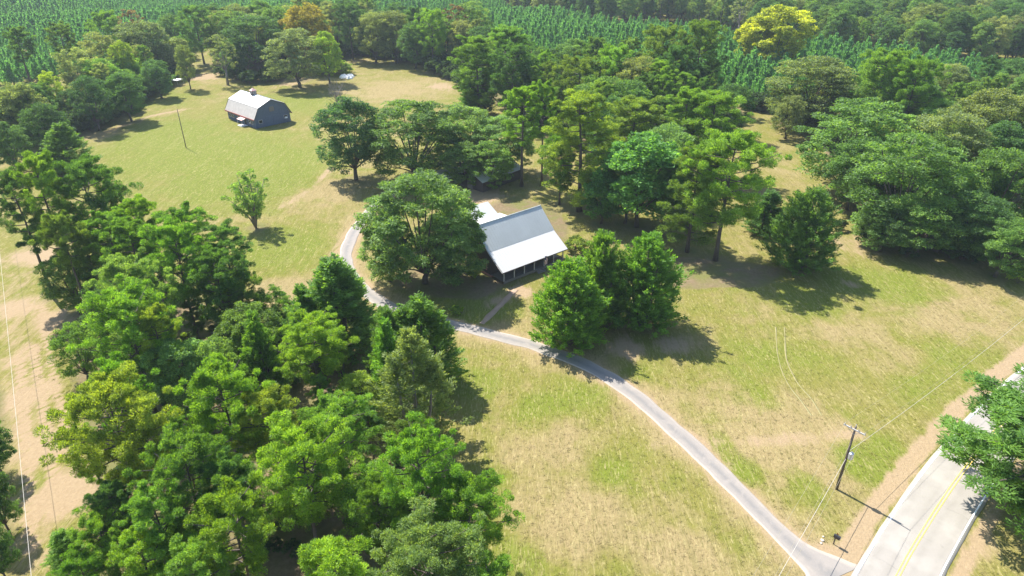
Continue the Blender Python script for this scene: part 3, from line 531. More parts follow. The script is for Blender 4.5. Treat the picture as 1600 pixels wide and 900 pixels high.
    MB().slab([(14.8,27.7,3.7),(3.2,27.7,3.7),(3.2,23.8,5.6),(14.8,23.8,5.6)],.06).build("rear_block_roof",M['roofw'],root)  # sunlit slope of the same roof, coloured whiter
    V=[(x,y,z) for x in (3.6,14.4) for y,z in ((20.3,0),(27.3,0),(27.3,3.8),(23.8,5.5),(20.3,3.8))]
    MB().add(V,[(4,3,2,1,0),(5,6,7,8,9),(0,5,9,4),(1,2,7,6)]).build("rear_block_wall",M['darkwood'],root)
    for y in (21.8,25.6): window(3.53,y,1.9,.8,1.2,'x',M['redtrim'])
    return root
house=make_house()
# flag hung at the porch
def flag():
    c,s=.7725,.635
    def W(x,y,z): return P3(HOUSE[0]+c*x-s*y,HOUSE[1]+s*x+c*y,z)
    root=thing("flag","pale striped flag hanging limp from the porch front of the farmhouse","flag",W(10.35,.30,1.15),math.atan2(.635,.7725))
    MB().tube([(-.05,.02,1.45),(.05,-.75,1.95)],[.02,.016],6).build("staff",M['white'],root)
    def strip(x0,x1,z0,z1,name,mat):
        n=6;V=[];F=[]
        for i in range(n+1):
            for j in range(5):
                z=z0+(z1-z0)*j/4; x=x0+(x1-x0)*i/n; V.append((x*.75,-.45+.07*math.sin(x*14)+.05*math.sin(z*5),z))
        for i in range(n):
            for j in range(4): F.append((i*5+j,(i+1)*5+j,(i+1)*5+j+1,i*5+j+1))
        V2=[(a,b+.012,c_) for a,b,c_ in V]; k=len(V)
        F2=[tuple(q+k for q in reversed(f)) for f in F]
        obj(name,mesh(name,V+V2,F+F2,mat),root)
    for i in range(7): strip(-.42+i*.12,-.42+(i+1)*.12,.0,1.75 if i>2 else 1.0,"stripe",M['red'] if i%2==0 else M['white'])
    strip(-.42,-.06,1.0,1.75,"canton",M['blue'])
flag()

# ------------------------------------------------------------------ barn
def make_barn():
    root=thing("gambrel_barn","grey gambrel barn with a white metal roof and small cupola in the far field","barn",P3(*BARN[:2]),BARN[2])
    # local x across the gable, local y back along the ridge; the gable faces -y
    W=6.2; L=BARN[3]; ez,bz,rz_,bx=2.9,6.3,8.3,4.7
    pr=[(-W,0),(-W,ez+.1),(-bx,bz-.1),(0,rz_-.1),(bx,bz-.1),(W,ez+.1),(W,0)]
    V=[(x,0,z) for x,z in pr]+[(x,L,z) for x,z in pr]; F=[tuple(range(7)),tuple(range(13,6,-1)),(0,7,8,1),(5,12,13,6)]
    MB().add(V,F).build("wall",M['greywall'],root)
    b=MB()
    for i in range(30):
        x=-W+.2+i*(2*W-.4)/29; ax=abs(x); top=(rz_-.15-(rz_-bz)*ax/bx) if ax<bx else bz-.15-(bz-ez)*(ax-bx)/(W-bx)
        b.box((x,-.02,top/2),(.07,.05,top)); b.box((x,L+.02,top/2),(.07,.05,top))
    for i in range(40):
        y=.2+i*(L-.4)/39
        for s in (-1,1): b.box((s*(W+.02),y,ez/2),(.05,.07,ez))
    b.build("batten",M['greywall'],root)['kind']='stuff'
    o=.45
    def sheet(name,q,mat):
        m=MB().slab(q,.05); q=[Vector(k) for k in q]; n=(q[1]-q[0]).cross(q[3]-q[0]).normalized(); k=int((q[1]-q[0]).length/.7)
        for i in range(k+1): m.tube([q[0].lerp(q[1],i/k)+n*.012,q[3].lerp(q[2],i/k)+n*.012],[.025,.025],4)
        return m.build(name,mat,root)
    sheet("upper_roof",[(-bx-.1,L+o,bz),(-bx-.1,-o,bz),(0,-o,rz_),(0,L+o,rz_)],M['roofw'])
    sheet("upper_roof",[(bx+.1,-o,bz),(bx+.1,L+o,bz),(0,L+o,rz_),(0,-o,rz_)],M['roofw'])
    sheet("lower_roof",[(-W-.55,L+o,ez-.1),(-W-.55,-o,ez-.1),(-bx,-o,bz-.03),(-bx,L+o,bz-.03)],M['roofc'])
    sheet("lower_roof",[(W+.55,-o,ez-.1),(W+.55,L+o,ez-.1),(bx,L+o,bz-.03),(bx,-o,bz-.03)],M['roofc'])
    for s in (-1,1): MB().box((s*(W+.60),L/2,ez-.10),(.10,L+2*o,.42)).build("rusty_eave",M['rust'],root)
    for y in (-o-.03,L+o+.03):
        g=MB(); q=[(-W-.5,y,ez-.1),(-bx-.05,y,bz-.08),(0,y,rz_-.08),(bx+.05,y,bz-.08),(W+.5,y,ez-.1)]
        for a,e in zip(q[:-1],q[1:]): g.tube([a,e],[.10,.10],4)
        g.build("rake_trim",M['darkwood'],root)
    # cupola
    c=MB().box((0,L*.56,rz_+.45),(1.5,1.5,1.5)).build("cupola",M['darkwood'],root)
    lv=MB()
    for i in range(5):
        lv.box((0,L*.56-.77,rz_+.2+i*.2),(1.2,.06,.09)); lv.box((-.77,L*.56,rz_+.2+i*.2),(.06,1.2,.09))
    lv.build("louvre",M['greytrim'],c)
    MB().add([(-.95,L*.56-.95,rz_+1.2),(.95,L*.56-.95,rz_+1.2),(.95,L*.56+.95,rz_+1.2),(-.95,L*.56+.95,rz_+1.2),(0,L*.56,rz_+1.95)],[(0,1,4),(1,2,4),(2,3,4),(3,0,4),(3,2,1,0)]).build("cap",M['pinkroof'],c)
    # doors and windows in the gable
    for x in (-1.25,1.25):
        d=MB().box((x,-.07,1.6),(2.35,.08,3.1)); d.box((x,-.12,.35),(2.3,.05,.18)); d.box((x,-.12,2.95),(2.3,.05,.18)); d.box((x,-.12,1.6),(2.3,.05,.18)); d.build("barn_door",M['greywall'],root)
    MB().box((0,-.07,5.2),(1.7,.08,1.5)).build("loft_door",M['deck'],root)
    for x,mm in ((-4.4,M['dark']),(4.5,M['dark'])):
        f=MB()
        for ox,oz,sx,sz in ((0,.5,1.3,.1),(0,-.5,1.3,.1),(-.6,0,.1,.95),(.6,0,.1,.95)): f.box((x+ox,-.07,1.9+oz),(sx,.1,sz))
        f=f.build("window",M['greytrim'],root); MB().box((x,-.05,1.9),(1.1,.05,.9)).build("pane",M['glass'],f)
    MB().box((4.5,-.30,1.65),(.75,.5,.42)).build("air_conditioner",M['white'],root)
    # side wall: door, porch roof on posts, windows
    MB().box((-W-.07,L*.36,1.05),(.08,1.1,2.1)).build("side_door",M['dark'],root)
    MB().slab([(-W-2.1,L*.36+1.6,2.15),(-W-2.1,L*.36-1.6,2.15),(-W-.02,L*.36-1.6,2.62),(-W-.02,L*.36+1.6,2.62)],.08).build("door_canopy",M['pinkroof'],root)
    for s in (-1.45,1.45): MB().box((-W-1.95,L*.36+s,1.06),(.12,.12,2.1)).build("canopy_post",M['greytrim'],root)
    MB().box((-W-1.2,L*.36,.1),(2.2,2.6,.2)).build("door_step",M['white'],root)
    for y in (L*.12,L*.2,L*.6,L*.8,L*.9):
        f=MB()
        for oy,oz,sy,sz in ((0,.5,1.2,.1),(0,-.5,1.2,.1),(-.55,0,.1,.9),(.55,0,.1,.9)): f.box((-W-.06,y+oy,1.5+oz),(.1,sy,sz))
        f=f.build("window",M['greytrim'],root); MB().box((-W-.045,y,1.5),(.05,1.0,.9)).build("pane",M['glass'],f)
make_barn()

# ------------------------------------------------------------------ outbuildings behind the house
def shed(name,label,x,y,rz,w,l,ez,rz_,roofm,open_=False):
    root=thing(name,label,"shed",P3(x,y),rz); o=.4
    for s in (-1,1):
        q=[(s*(w/2+o),-l/2-o,ez-.15),(s*(w/2+o),l/2+o,ez-.15),(0,l/2+o,rz_),(0,-l/2-o,rz_)]
        b=MB().slab(q if s>0 else [q[1],q[0],q[3],q[2]],.05); qq=[Vector(k) for k in q]
        for i in range(int(l/.7)): b.tube([qq[0].lerp(qq[1],i/int(l/.7))+Vector((0,0,.03)),qq[3].lerp(qq[2],i/int(l/.7))+Vector((0,0,.03))],[.025,.025],4)
        b.build("roof",roofm,root)
    if open_:
        for xx in (-w/2,w/2):
            for yy in (-l/2,0,l/2): MB().box((xx,yy,ez/2),(.18,.18,ez)).build("post",M['darkwood'],root)
        MB().box((0,l/2,ez/2),(w,.1,ez)).build("wall",M['darkwood'],root)
    else:
        V=[(-w/2,-l/2,0),(w/2,-l/2,0),(w/2,l/2,0),(-w/2,l/2,0),(-w/2,-l/2,ez),(w/2,-l/2,ez),(w/2,l/2,ez),(-w/2,l/2,ez),(0,-l/2,rz_-.08),(0,l/2,rz_-.08)]
        MB().add(V,[(0,1,5,8,4),(2,3,7,9,6),(1,2,6,5),(3,0,4,7)]).build("wall",M['darkwood'],root)
        d=MB().box((0,-l/2-.05,1.05),(1.8,.08,2.1)).build("door",M['deck'],root); MB().box((.7,-l/2-.12,1.05),(.05,.06,.2)).build("handle",M['steel'],d)
        f=MB()
        for oy,oz,sy,sz in ((0,.45,1.0,.1),(0,-.45,1.0,.1),(-.45,0,.1,.8),(.45,0,.1,.8)): f.box((-w/2-.05,oy,1.6+oz),(.1,sy,sz))
        f=f.build("window",M['greytrim'],root); MB().box((-w/2-.03,0,1.6),(.05,.8,.8)).build("pane",M['glass'],f)
    return root
for a in SHEDS: shed(a[0],a[1],*a[2:9],M[a[9]],a[10])
# ------------------------------------------------------------------ tree prototypes
def unit(a): return a/np.maximum(np.linalg.norm(a,axis=-1,keepdims=True),1e-9)
def leaves(r,C,D,Nn,ln,wd,tint):
    """flat pointed leaf or needle-spray faces: centre C, direction D, face normal hint Nn"""
    n=len(C); D=unit(D); Nn=Nn-D*np.sum(Nn*D,1,keepdims=True); Nn=unit(Nn); B=np.cross(D,Nn)
    l=(ln*r.uniform(.7,1.3,n))[:,None]; w_=(wd*r.uniform(.7,1.3,n))[:,None]
    V=np.stack([C-D*l*.5,C+B*w_*.5+D*l*.05+Nn*w_*.12,C+D*l*.5,C-B*w_*.5+D*l*.05+Nn*w_*.12],1).reshape(-1,3)
    return V,np.arange(4*n).reshape(n,4),np.repeat(tint,4)
def clump(r,c,rad,n,ln,wd,flat=.65,up=.5,jit=.55,droop=0.,base_t=None):
    d=unit(r.normal(0,1,(n,3))+np.array([0,0,.35])); rr=rad*r.uniform(.35,1.0,n)**.6
    p=c+d*rr[:,None]*np.array([1,1,flat])
    D=unit(d+np.array([0,0,up-droop])+r.normal(0,jit,(n,3)))
    Nn=unit(d*.7+np.array([0,0,.55])+r.normal(0,.45,(n,3)))
    t=np.clip((.5 if base_t is None else base_t)+r.normal(0,.16,n),0,1)
    return leaves(r,p,D,Nn,ln,wd,t)
def join(parts):
    V=[];F=[];T=[];b=0
    for v,f,t in parts: V.append(v);F.append(f+b);T.append(t);b+=len(v)
    return np.concatenate(V),np.concatenate(F),np.concatenate(T)
PROTO={}
def reg(kind,trunk,crown,h,rad,barkm,coh):
    V,F,T=join(crown)
    k=len(PROTO.setdefault(kind,[]))
    PROTO[kind].append((trunk and mesh(kind+"_trunk",trunk.v,trunk.f,barkm,smooth=True),mesh(kind+"_crown",V,F,M['foliage'],dict(tint=T)),h,rad))
def wobble(r,h,lean,n=9):
    a=r.uniform(0,6.28); p=[]; ox=oy=0
    for i in range(n):
        t=i/(n-1); p.append(Vector((math.cos(a)*lean*t*t*h+r.normal(0,.06)*t,math.sin(a)*lean*t*t*h+r.normal(0,.06)*t,h*t)))
    return p
def at(p,t):
    k=t*(len(p)-1); i=min(int(k),len(p)-2); return p[i].lerp(p[i+1],k-i)
def pine(seed,h=20,rad=4.2,low=.42,ncl=165,dens=240,kind='pine',ln=.31,wd=.072,limbs=34,heavy=1.,sparse=0.,flat=.74):
    r=np.random.default_rng(seed); p=wobble(r,h*.97,.03); tr=MB(); n=len(p)
    tr.tube(p,[.30*(1-.86*i/(n-1))*(h/20)+(.08 if i==0 else 0) for i in range(n)],8)
    parts=[]; az=r.uniform(0,6.28); per=max(1,ncl//limbs)
    for i in range(limbs):
        t=low+(1-low)*((i+.5)/limbs)**.85; az+=2.4+r.normal(0,.35); u=(t-low)/(1-low)
        prof=(.55+1.1*u if u<.35 else .95-.05*(u-.35) if u<.6 else .92*math.sqrt(max(.02,1-((u-.6)/.43)**2)))
        L=rad*prof*r.uniform(.62,1.12); b=at(p,min(t*.985,.985)); el=r.uniform(.05,.45)+.5*u
        d=Vector((math.cos(az),math.sin(az),0)); e=b+d*L*math.cos(el*.8)+Vector((0,0,L*math.sin(el)*.62)); m=b.lerp(e,.5)+Vector((0,0,-.08*L))
        e.z=min(e.z,h*.985); tr.tube([b,m,e],[.10*(1-.5*u),.07,.03],5,False)
        for k in range(per+(1 if r.random()<.6 else 0)):
            s=1-.62*(k/(per+.5))**1.0*r.uniform(.75,1.1); q=(b.lerp(m,s*2) if s<.5 else m.lerp(e,s*2-1))
            q=np.array(q)+r.normal(0,.11,3)*L*np.array([1,1,.5]); rr=r.uniform(.38,.78)*rad/4.2*heavy*(1.12-.3*u)
            parts.append(clump(r,q,rr,int(dens*r.uniform(.7,1.2)*(1-sparse)),ln,wd,flat,.45,.5,0,r.uniform(.3,.7)))
    for k in range(7):
        q=np.array(at(p,.985))+np.array([*r.normal(0,.55,2),r.uniform(-1.4,.15)]); parts.append(clump(r,q,.75*rad/4.2,dens,ln,wd,.75,.6,.5,0,.62))
    reg(kind,tr,parts,h,rad,M['pbark'],0)
def cedar(seed,h=14,rad=3.6,kind='cedar',dens=52,n=520,lead=3,bare=.0,dome=False):
    r=np.random.default_rng(seed); tr=MB(); parts=[]; ph=r.uniform(0,6.28,4)
    tops=[(0,0,1.)]+[(rad*.34*math.cos(a),rad*.34*math.sin(a),r.uniform(.68,.95)) for a in r.uniform(0,6.28)+np.arange(lead-1)*6.283/max(1,lead-1)+r.normal(0,.35,lead-1)]
    for x,y,f in tops: tr.tube([(x*.25,y*.25,0),(x*.8,y*.8,h*f*.45),(x,y,h*f*.97)],[.22,.14,.02],7)
    for i in range(n):
        x,y,f=tops[i%len(tops)] if r.random()<.75 else tops[0]
        hh=h*f; t=r.uniform(.03,1)**1.0; sc=1 if (x==0 and y==0) else .72
        prof=(min(1,.72+t*1.9) if t<.15 else (1-((t-.15)/.87)**1.35)) if not dome else (min(1,.8+t) if t<.2 else max(0,1-((t-.2)/.82)**1.75)**.72)
        az=r.uniform(0,6.28)
        if bare and t<.55 and math.sin(az+.6)<-.2 and r.random()<bare: continue
        L=rad*sc*max(.08,prof)*r.uniform(.60,1.12)*(1+.16*math.sin(3*az+ph[0]+9*t)+.13*math.sin(5*az+ph[1]-14*t)); z=hh*t; lo=r.uniform(.55,.95) 
        c=np.array([x+math.cos(az)*L*lo,y+math.sin(az)*L*lo,z+L*.18])
        out=np.array([math.cos(az),math.sin(az),.55+.7*t]); m=int(dens*r.uniform(.7,1.3))
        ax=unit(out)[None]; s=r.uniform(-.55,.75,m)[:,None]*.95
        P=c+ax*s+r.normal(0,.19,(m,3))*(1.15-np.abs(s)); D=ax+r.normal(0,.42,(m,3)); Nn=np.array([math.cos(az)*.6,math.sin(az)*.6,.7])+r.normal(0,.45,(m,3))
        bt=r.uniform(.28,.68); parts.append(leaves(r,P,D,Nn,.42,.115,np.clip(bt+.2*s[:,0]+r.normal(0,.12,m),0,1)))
        if i%9==0: tr.tube([(x*t,y*t,max(.2,z-L*.2)),tuple(c)],[.045,.012],4,False)
    reg(kind,tr,parts,h,rad,M['gbark' if bare else 'bark'],0)
def oak(seed,h=18,rad=6,kind='oak',lobes=26,per=13,dens=80,ln=.33,wd=.19,base=.10,flat=.62,droop=.15,lobe_r=.36,fill=.85,barkm='bark',low=-.85):
    r=np.random.default_rng(seed); tr=MB(); parts=[]
    cz=h*(base+(1-base)*.52); rz_=h*(1-base)*.5
    fork=h*(base+.06); tr.tube([(0,0,0),(r.normal(0,.1),r.normal(0,.1),fork*.5),(r.normal(0,.2),r.normal(0,.2),fork)],[.42*h/18,.33*h/18,.28*h/18],9)
    L=[]
    for i in range(lobes):
        z=low+(1-low)*((i+.5)/lobes); z=min(z,.98); a=i*2.39996+r.normal(0,.3); q=math.sqrt(max(0,1-z*z)) if z>0 else math.sqrt(max(0,1-abs(z)**3.6)); f=r.uniform(.52,.80)
        L.append((np.array([math.cos(a)*q*rad*f,math.sin(a)*q*rad*f,cz+z*rz_*(.82 if z>0 else .96)*r.uniform(.85,1.02)]),lobe_r*rad*r.uniform(.78,1.18)))
    for i,(c,lr) in enumerate(L):
        if i%2==0:
            m=Vector(c)*.45+Vector((0,0,fork*.62)); tr.tube([(0,0,fork*.9),m,tuple(c)],[.17*h/18,.10*h/18,.03],5,False)
        bt=r.uniform(.28,.68)
        for k in range(per):
            d=unit(r.normal(0,1,3)+np.array([0,0,.45])+.45*unit(c-np.array([0,0,cz]))); q=c+d*lr*r.uniform(.62,1.0)*np.array([1,1,.72])
            if r.random()>fill: continue
            parts.append(clump(r,q,lr*.40*r.uniform(.75,1.25),int(dens*r.uniform(.7,1.25)),ln,wd,flat,.15,.6,droop,np.clip(bt+r.normal(0,.09),0,1)))
            if k%4==0: tr.tube([tuple(c),tuple(q)],[.04,.012],4,False)
    reg(kind,tr,parts,h,rad,M[barkm],0)
for s in range(7): pine(100+s,20,4.2,[.42,.36,.5,.45,.33,.4,.55][s],limbs=[34,38,30,34,40,36,26][s])
for s in range(5): pine(120+s,20,6.6,[.30,.22,.36,.26,.42][s],kind='widepine',limbs=[48,50,44,52,46][s],ncl=270,dens=215,heavy=.78,ln=.36,wd=.085,flat=.8)
for s in range(4): cedar(200+s,14,3.6,'cedar',lead=[2,3,4,3][s])
for s in range(3): cedar(220+s,13,4.8,'domecedar',n=720,lead=[5,6,5][s],dome=True)
cedar(210,17,5,'cedar2',n=520,lead=4,bare=.75)
for s in range(6): oak(300+s,18,6,'oak',lobes=[34,38,32,36,40,30][s],flat=.6)
for s in range(3): oak(320+s,18,6.5,'pecan',lobes=42,per=13,dens=64,ln=.50,wd=.14,flat=.5,droop=.45,lobe_r=.30,fill=.92,base=.05)
for s in range(2): oak(330+s,16,6,'maple',lobes=30,per=15,dens=50,ln=.40,wd=.34,flat=.6,droop=.2,base=.12,fill=.9)
for s in range(3): oak(340+s,18,4.5,'sparse',lobes=22,per=9,dens=34,ln=.4,wd=.2,lobe_r=.34,fill=.62,base=.25,barkm='gbark')
oak(350,12,4,'sparse2',lobes=20,per=9,dens=44,ln=.36,wd=.26,lobe_r=.36,fill=.62,base=.10,barkm='gbark')
for s in range(3): oak(360+s,3,2.2,'bush',lobes=12,per=9,dens=30,ln=.32,wd=.2,base=.02,lobe_r=.42,fill=.95,low=-.3)
def fan(seed,h=12,rad=4.6):
    r=np.random.default_rng(seed); tr=MB(); parts=[]
    for i in range(11):
        a=i*2.4; sp=(i/10)**.6*rad*.85; hh=h*(1-.42*(sp/rad)**1.5)*r.uniform(.9,1.02); e=np.array([math.cos(a)*sp,math.sin(a)*sp,hh])
        pts=[Vector((0,0,0)),Vector((e[0]*.18,e[1]*.18,hh*.3)),Vector((e[0]*.6,e[1]*.6,hh*.68)),Vector(tuple(e))]; tr.tube(pts,[.17,.13,.08,.02],6)
        for k in range(15):
            t=r.uniform(.30,1.0); q=np.array(at(pts,t)); o=unit(np.array([math.cos(a+r.normal(0,.8)),math.sin(a+r.normal(0,.8)),.25+r.normal(0,.2)])); c=q+o*r.uniform(.25,1.25)*(1.2-.5*t)
            tr.tube([tuple(q),tuple(c)],[.035,.01],4,False); parts.append(clump(r,c,r.uniform(.35,.62),int(r.uniform(45,85)),.26,.15,.8,.4,.6,0,r.uniform(.35,.7)))
    reg('fan',tr,parts,h,rad,M['gbark'],0)
fan(8)
for s in range(3): pine(140+s,20,5.0,[.16,.2,.12][s],ncl=250,dens=210,kind='lowpine',limbs=50,heavy=1.0,ln=.35,wd=.082)
def bare(seed):
    r=np.random.default_rng(seed); tr=MB(); tr.tube([(0,0,0),(.1,0,2.5),(0,.1,4)],[.2,.15,.1],7); tw=MB()
    for i in range(26):
        a=i*2.4; z=2+i*.12; L=r.uniform(1.6,3.2); e=Vector((math.cos(a)*L,math.sin(a)*L,z+L*r.uniform(.8,1.5))); b=Vector((0,0,min(z,3.9))); tr.tube([b,e],[.06,.015],4,False)
        for k in range(7):
            s=b.lerp(e,r.uniform(.35,1)); q=s+Vector(r.normal(0,.6,3))+Vector((0,0,.5)); tw.tube([s,q],[.018,.006],3,False)
    PROTO['bare']=[(mesh("bare_trunk",tr.v,tr.f,M['gbark'],smooth=True),mesh("bare_twigs",tw.v,tw.f,M['gbark']),8.,3.2)]
bare(5)
NAMES=dict(lowpine='pine_tree',fan='open_tree',domecedar='cedar_tree',widepine='pine_tree',pine='pine_tree',roadpine='pine_tree',cedar='cedar_tree',cedar2='cedar_tree',oak='broadleaf_tree',pecan='broadleaf_tree',maple='broadleaf_tree',sparse='open_tree',sparse2='open_tree',bush='shrub',bare='bare_tree')
CATS=dict(lowpine='pine',domecedar='cedar',widepine='pine',pine='pine',roadpine='pine',cedar='cedar',cedar2='cedar',bush='shrub'); 
CNT={}
FAT=dict(lowpine=1.22,widepine=1.15,pine=1.07,fan=1.0,cedar=1.3,cedar2=1.2,roadpine=1.1,oak=1.05)
def plant(kind,x,y,h,rad,col,label,group=None,rz=None,vary=.10):
    if kind=='pine' and rad/h>.25: kind='widepine'
    L=PROTO[kind]; k=CNT.get(kind,0); CNT[kind]=k+1; tm,cm,h0,r0=L[(k*5+int(abs(x)*3))%len(L)]
    root=thing(NAMES[kind],label,CATS.get(kind,'tree'),P3(x,y,-.05),rng.uniform(0,6.28) if rz is None else rz,group)
    sx=rad/r0*FAT.get(kind,1.); root.scale=(sx,sx,h/h0)
    if tm: obj("stems" if kind=='bush' else "trunk",tm,root)
    c=obj("twigs" if kind=='bare' else "crown",cm,root); v=rng.uniform(1-vary,1+vary); g_=rng.uniform(.94,1.06)
    c.color=(col[0]*v*g_,col[1]*v,col[2]*v*rng.uniform(.85,1.15),1)
    return root
for kd,x,y,h,rad,_,col,lab in [(t[0],t[1],t[2],t[3],t[4],t[5],t[6],t[7]) for t in TREES]: plant(kd,x,y,h,rad,COL[col],lab,rz=3.6 if kd=="roadpine" else None)
WORD=dict(oak='green',oakd='dark green',gray='grey green',pine='bright green',pined='dark green',olive='olive green',pecan='light green')
# woodland trees that fill the massed woods
taken=[(t[1],t[2],min(t[4],5)) for t in TREES]
for wname,poly,sp,hh,kinds,cols,lab,grp in WOODS:
    a=np.array(poly); x0,y0=a.min(0); x1,y1=a.max(0); pts=[]
    r=np.random.default_rng(len(poly)+int(sp*10))
    nn=int((x1-x0)*(y1-y0)/(sp*sp)*3.5)
    cx=r.uniform(x0,x1,nn); cy=r.uniform(y0,y1,nn); ok=inpoly(cx,cy,poly)
    for x,y in zip(cx[ok],cy[ok]):
        if -4<-.69*(x-CANOPY[0])+.724*(y-CANOPY[1])<17 and abs(.724*(x-CANOPY[0])+.69*(y-CANOPY[1]))<6.5: continue
        if any((x-a_)**2+(y-b_)**2<sp*sp for a_,b_ in pts): continue
        if any((x-a_)**2+(y-b_)**2<(c_*.72)**2 for a_,b_,c_ in taken): continue
        pts.append((x,y))
    for i,(x,y) in enumerate(pts):
        kd=kinds[i%len(kinds)]; h=r.uniform(*hh)
        plant(kd,x,y,h,h*(.20 if kd=='pine' else .34)*r.uniform(.85,1.2),COL[cn_:=cols[int(r.integers(len(cols)))]],WORD[cn_]+(' pine ' if kd=='pine' else ' broadleaf tree ')+lab,grp,vary=.15)

# ------------------------------------------------------------------ young pine plantation and far forest
def young(seed):
    r=np.random.default_rng(seed); tr=MB().tube([(0,0,0),(0,0,5.8)],[.10,.02],5); parts=[]; h=6.
    for i in range(15):
        t=.12+.86*i/14; L=1.45*(1-t)**.8+.14
        for k in range(7 if i<10 else 5):
            a=r.uniform(0,6.28); d=np.array([math.cos(a),math.sin(a),.75+t]); m=6
            s=r.uniform(.25,1.0,m)[:,None]; C=np.array([0,0,h*t])+np.array([math.cos(a),math.sin(a),.45])*L*s+r.normal(0,.07,(m,3))
            parts.append(leaves(r,C,d+r.normal(0,.35,(m,3)),d*np.array([1,1,0])+np.array([0,0,.6])+r.normal(0,.3,(m,3)),.75,.24,np.clip(.5+r.normal(0,.2,m),0,1)))
    V,F,T=join(parts); return mesh("young_pine_trunk",tr.v,tr.f,M['pbark']),mesh("young_pine_crown",V,F,M['foliage'],dict(tint=T))
YP=[young(400+i) for i in range(4)]
def scatter(poly,sp,jit,seed,rows=0.):
    a=np.array(poly); x0,y0=a.min(0)-5; x1,y1=a.max(0)+5; r=np.random.default_rng(seed); dx=math.hypot(x1-x0,y1-y0); n=int(dx/sp)+2
    I,J=np.meshgrid(np.arange(-n//2,n//2),np.arange(-n//2,n//2)); c,s=math.cos(rows),math.sin(rows)
    px=(x0+x1)/2+(I*c-J*s)*sp; py=(y0+y1)/2+(I*s+J*c)*sp; px=(px+r.normal(0,jit,px.shape)).ravel(); py=(py+r.normal(0,jit,py.shape)).ravel()
    k=inpoly(px,py,poly); return px[k],py[k],r
def stuff_points(name,xs,ys,protos,scl,label,r,color,cat=None,zs=None,vary=.25,par=None):
    """one object: a point mesh whose geometry nodes set real meshes on its points"""
    n=len(xs); me=bpy.data.meshes.new(name); me.vertices.add(n)
    co=np.stack([xs,ys,hz(xs,ys)-.05],-1).astype(np.float32); me.vertices.foreach_set('co',co.ravel())
    for nm,val in (('scl',scl),('rot',r.uniform(0,6.28,n))):
        at_=me.attributes.new(nm,'FLOAT','POINT'); at_.data.foreach_set('value',np.asarray(val,dtype=np.float32))
    at_=me.attributes.new('pick','INT','POINT'); at_.data.foreach_set('value',r.integers(0,len(protos),n).astype(np.int32))
    o=obj(name,me,label=label,kind='stuff'); o.color=(*color,1)
    if cat: o['category']=cat
    ng=bpy.data.node_groups.new(name+"_nodes",'GeometryNodeTree'); ng.interface.new_socket('Geometry',in_out='INPUT',socket_type='NodeSocketGeometry'); ng.interface.new_socket('Geometry',in_out='OUTPUT',socket_type='NodeSocketGeometry')
    gi=ng.nodes.new('NodeGroupInput'); go=ng.nodes.new('NodeGroupOutput'); jn=ng.nodes.new('GeometryNodeJoinGeometry')
    def named(nm,ty):
        q=ng.nodes.new('GeometryNodeInputNamedAttribute'); q.data_type=ty; q.inputs[0].default_value=nm; return q.outputs[0]
    for i,meshes in enumerate(protos):
        cmp=ng.nodes.new('FunctionNodeCompare'); cmp.data_type='INT'; cmp.operation='EQUAL'
        ng.links.new(named('pick','INT'),[s for s in cmp.inputs if s.type=='INT' and s.enabled][0]); [s for s in cmp.inputs if s.type=='INT' and s.enabled][1].default_value=i
        for me_ in meshes:
            po=bpy.data.objects.new(me_.name+"_source",me_)
            oi=ng.nodes.new('GeometryNodeObjectInfo'); oi.inputs['Object'].default_value=po; oi.inputs['As Instance'].default_value=True
            ip=ng.nodes.new('GeometryNodeInstanceOnPoints'); ng.links.new(gi.outputs[0],ip.inputs['Points']); ng.links.new(cmp.outputs[0],ip.inputs['Selection']); ng.links.new(oi.outputs['Geometry'],ip.inputs['Instance'])
            cx=ng.nodes.new('ShaderNodeCombineXYZ'); ng.links.new(named('rot','FLOAT'),cx.inputs[2]); ng.links.new(cx.outputs[0],ip.inputs['Rotation']); ng.links.new(named('scl','FLOAT'),ip.inputs['Scale'])
            ng.links.new(ip.outputs[0],jn.inputs[0])
    ng.links.new(jn.outputs[0],go.inputs[0]); md=o.modifiers.new("scatter",'NODES'); md.node_group=ng
    return o
px,py,r=scatter(PLANT,3.5,1.1,7,.35)
keep=(r.uniform(0,1,len(px))<.62+.55*np.sin(px/19+2*np.sin(py/41))*np.sin(py/27+1.3*np.sin(px/33))+.25)
for t in TREES:
    keep&=(px-t[1])**2+(py-t[2])**2>(min(t[4],4)*.8)**2
px=px[keep];py=py[keep]; sc=r.uniform(.75,1.45,len(px))*(1.12+.28*np.sin(px/37+np.sin(py/29)*2))
vis=np.abs(px)<(.70*py+20); order=np.argsort(np.hypot(px,py)+np.where(vis,0,1e5)); near=order[:300]; rest=order[300:]
for i in near:
    tm,cm=YP[int(r.integers(4))]; root=thing("young_pine","young plantation pine standing in the front rows of the blue green plantation","young pine",P3(px[i],py[i],-.05),r.uniform(0,6.28),"young pines in the plantation's front rows")
    root.scale=(sc[i]*1.05,)*3; obj("trunk",tm,root); c=obj("crown",cm,root); v=r.uniform(.85,1.15); c.color=(.125*v,.30*v,.13*v,1)
stuff_points("young_pine_plantation",px[rest],py[rest],YP,sc[rest],"blue green plantation of young pointed pines running behind the woods",r,(.125,.30,.13))
px,py,r=scatter(FAR,9.,2.2,9); order=np.argsort(np.hypot(px,py)+np.where(np.abs(px)<.70*py+20,0,1e5)); near=order[:170]; rest=order[170:]
for i in near:
    kd=['oak','oak','pine','oak','pine','sparse'][int(r.integers(6))]; h=r.uniform(14,23)
    plant(kd,px[i],py[i],h,h*(.21 if kd=='pine' else .31)*r.uniform(.85,1.15),COL[cn_:=['oak','gray','oakd','pined','olive'][int(r.integers(5))]],WORD[cn_]+(' pine' if kd=='pine' else ' broadleaf tree')+" in the far mixed forest beyond the young plantation","trees of the far mixed forest",vary=.18)
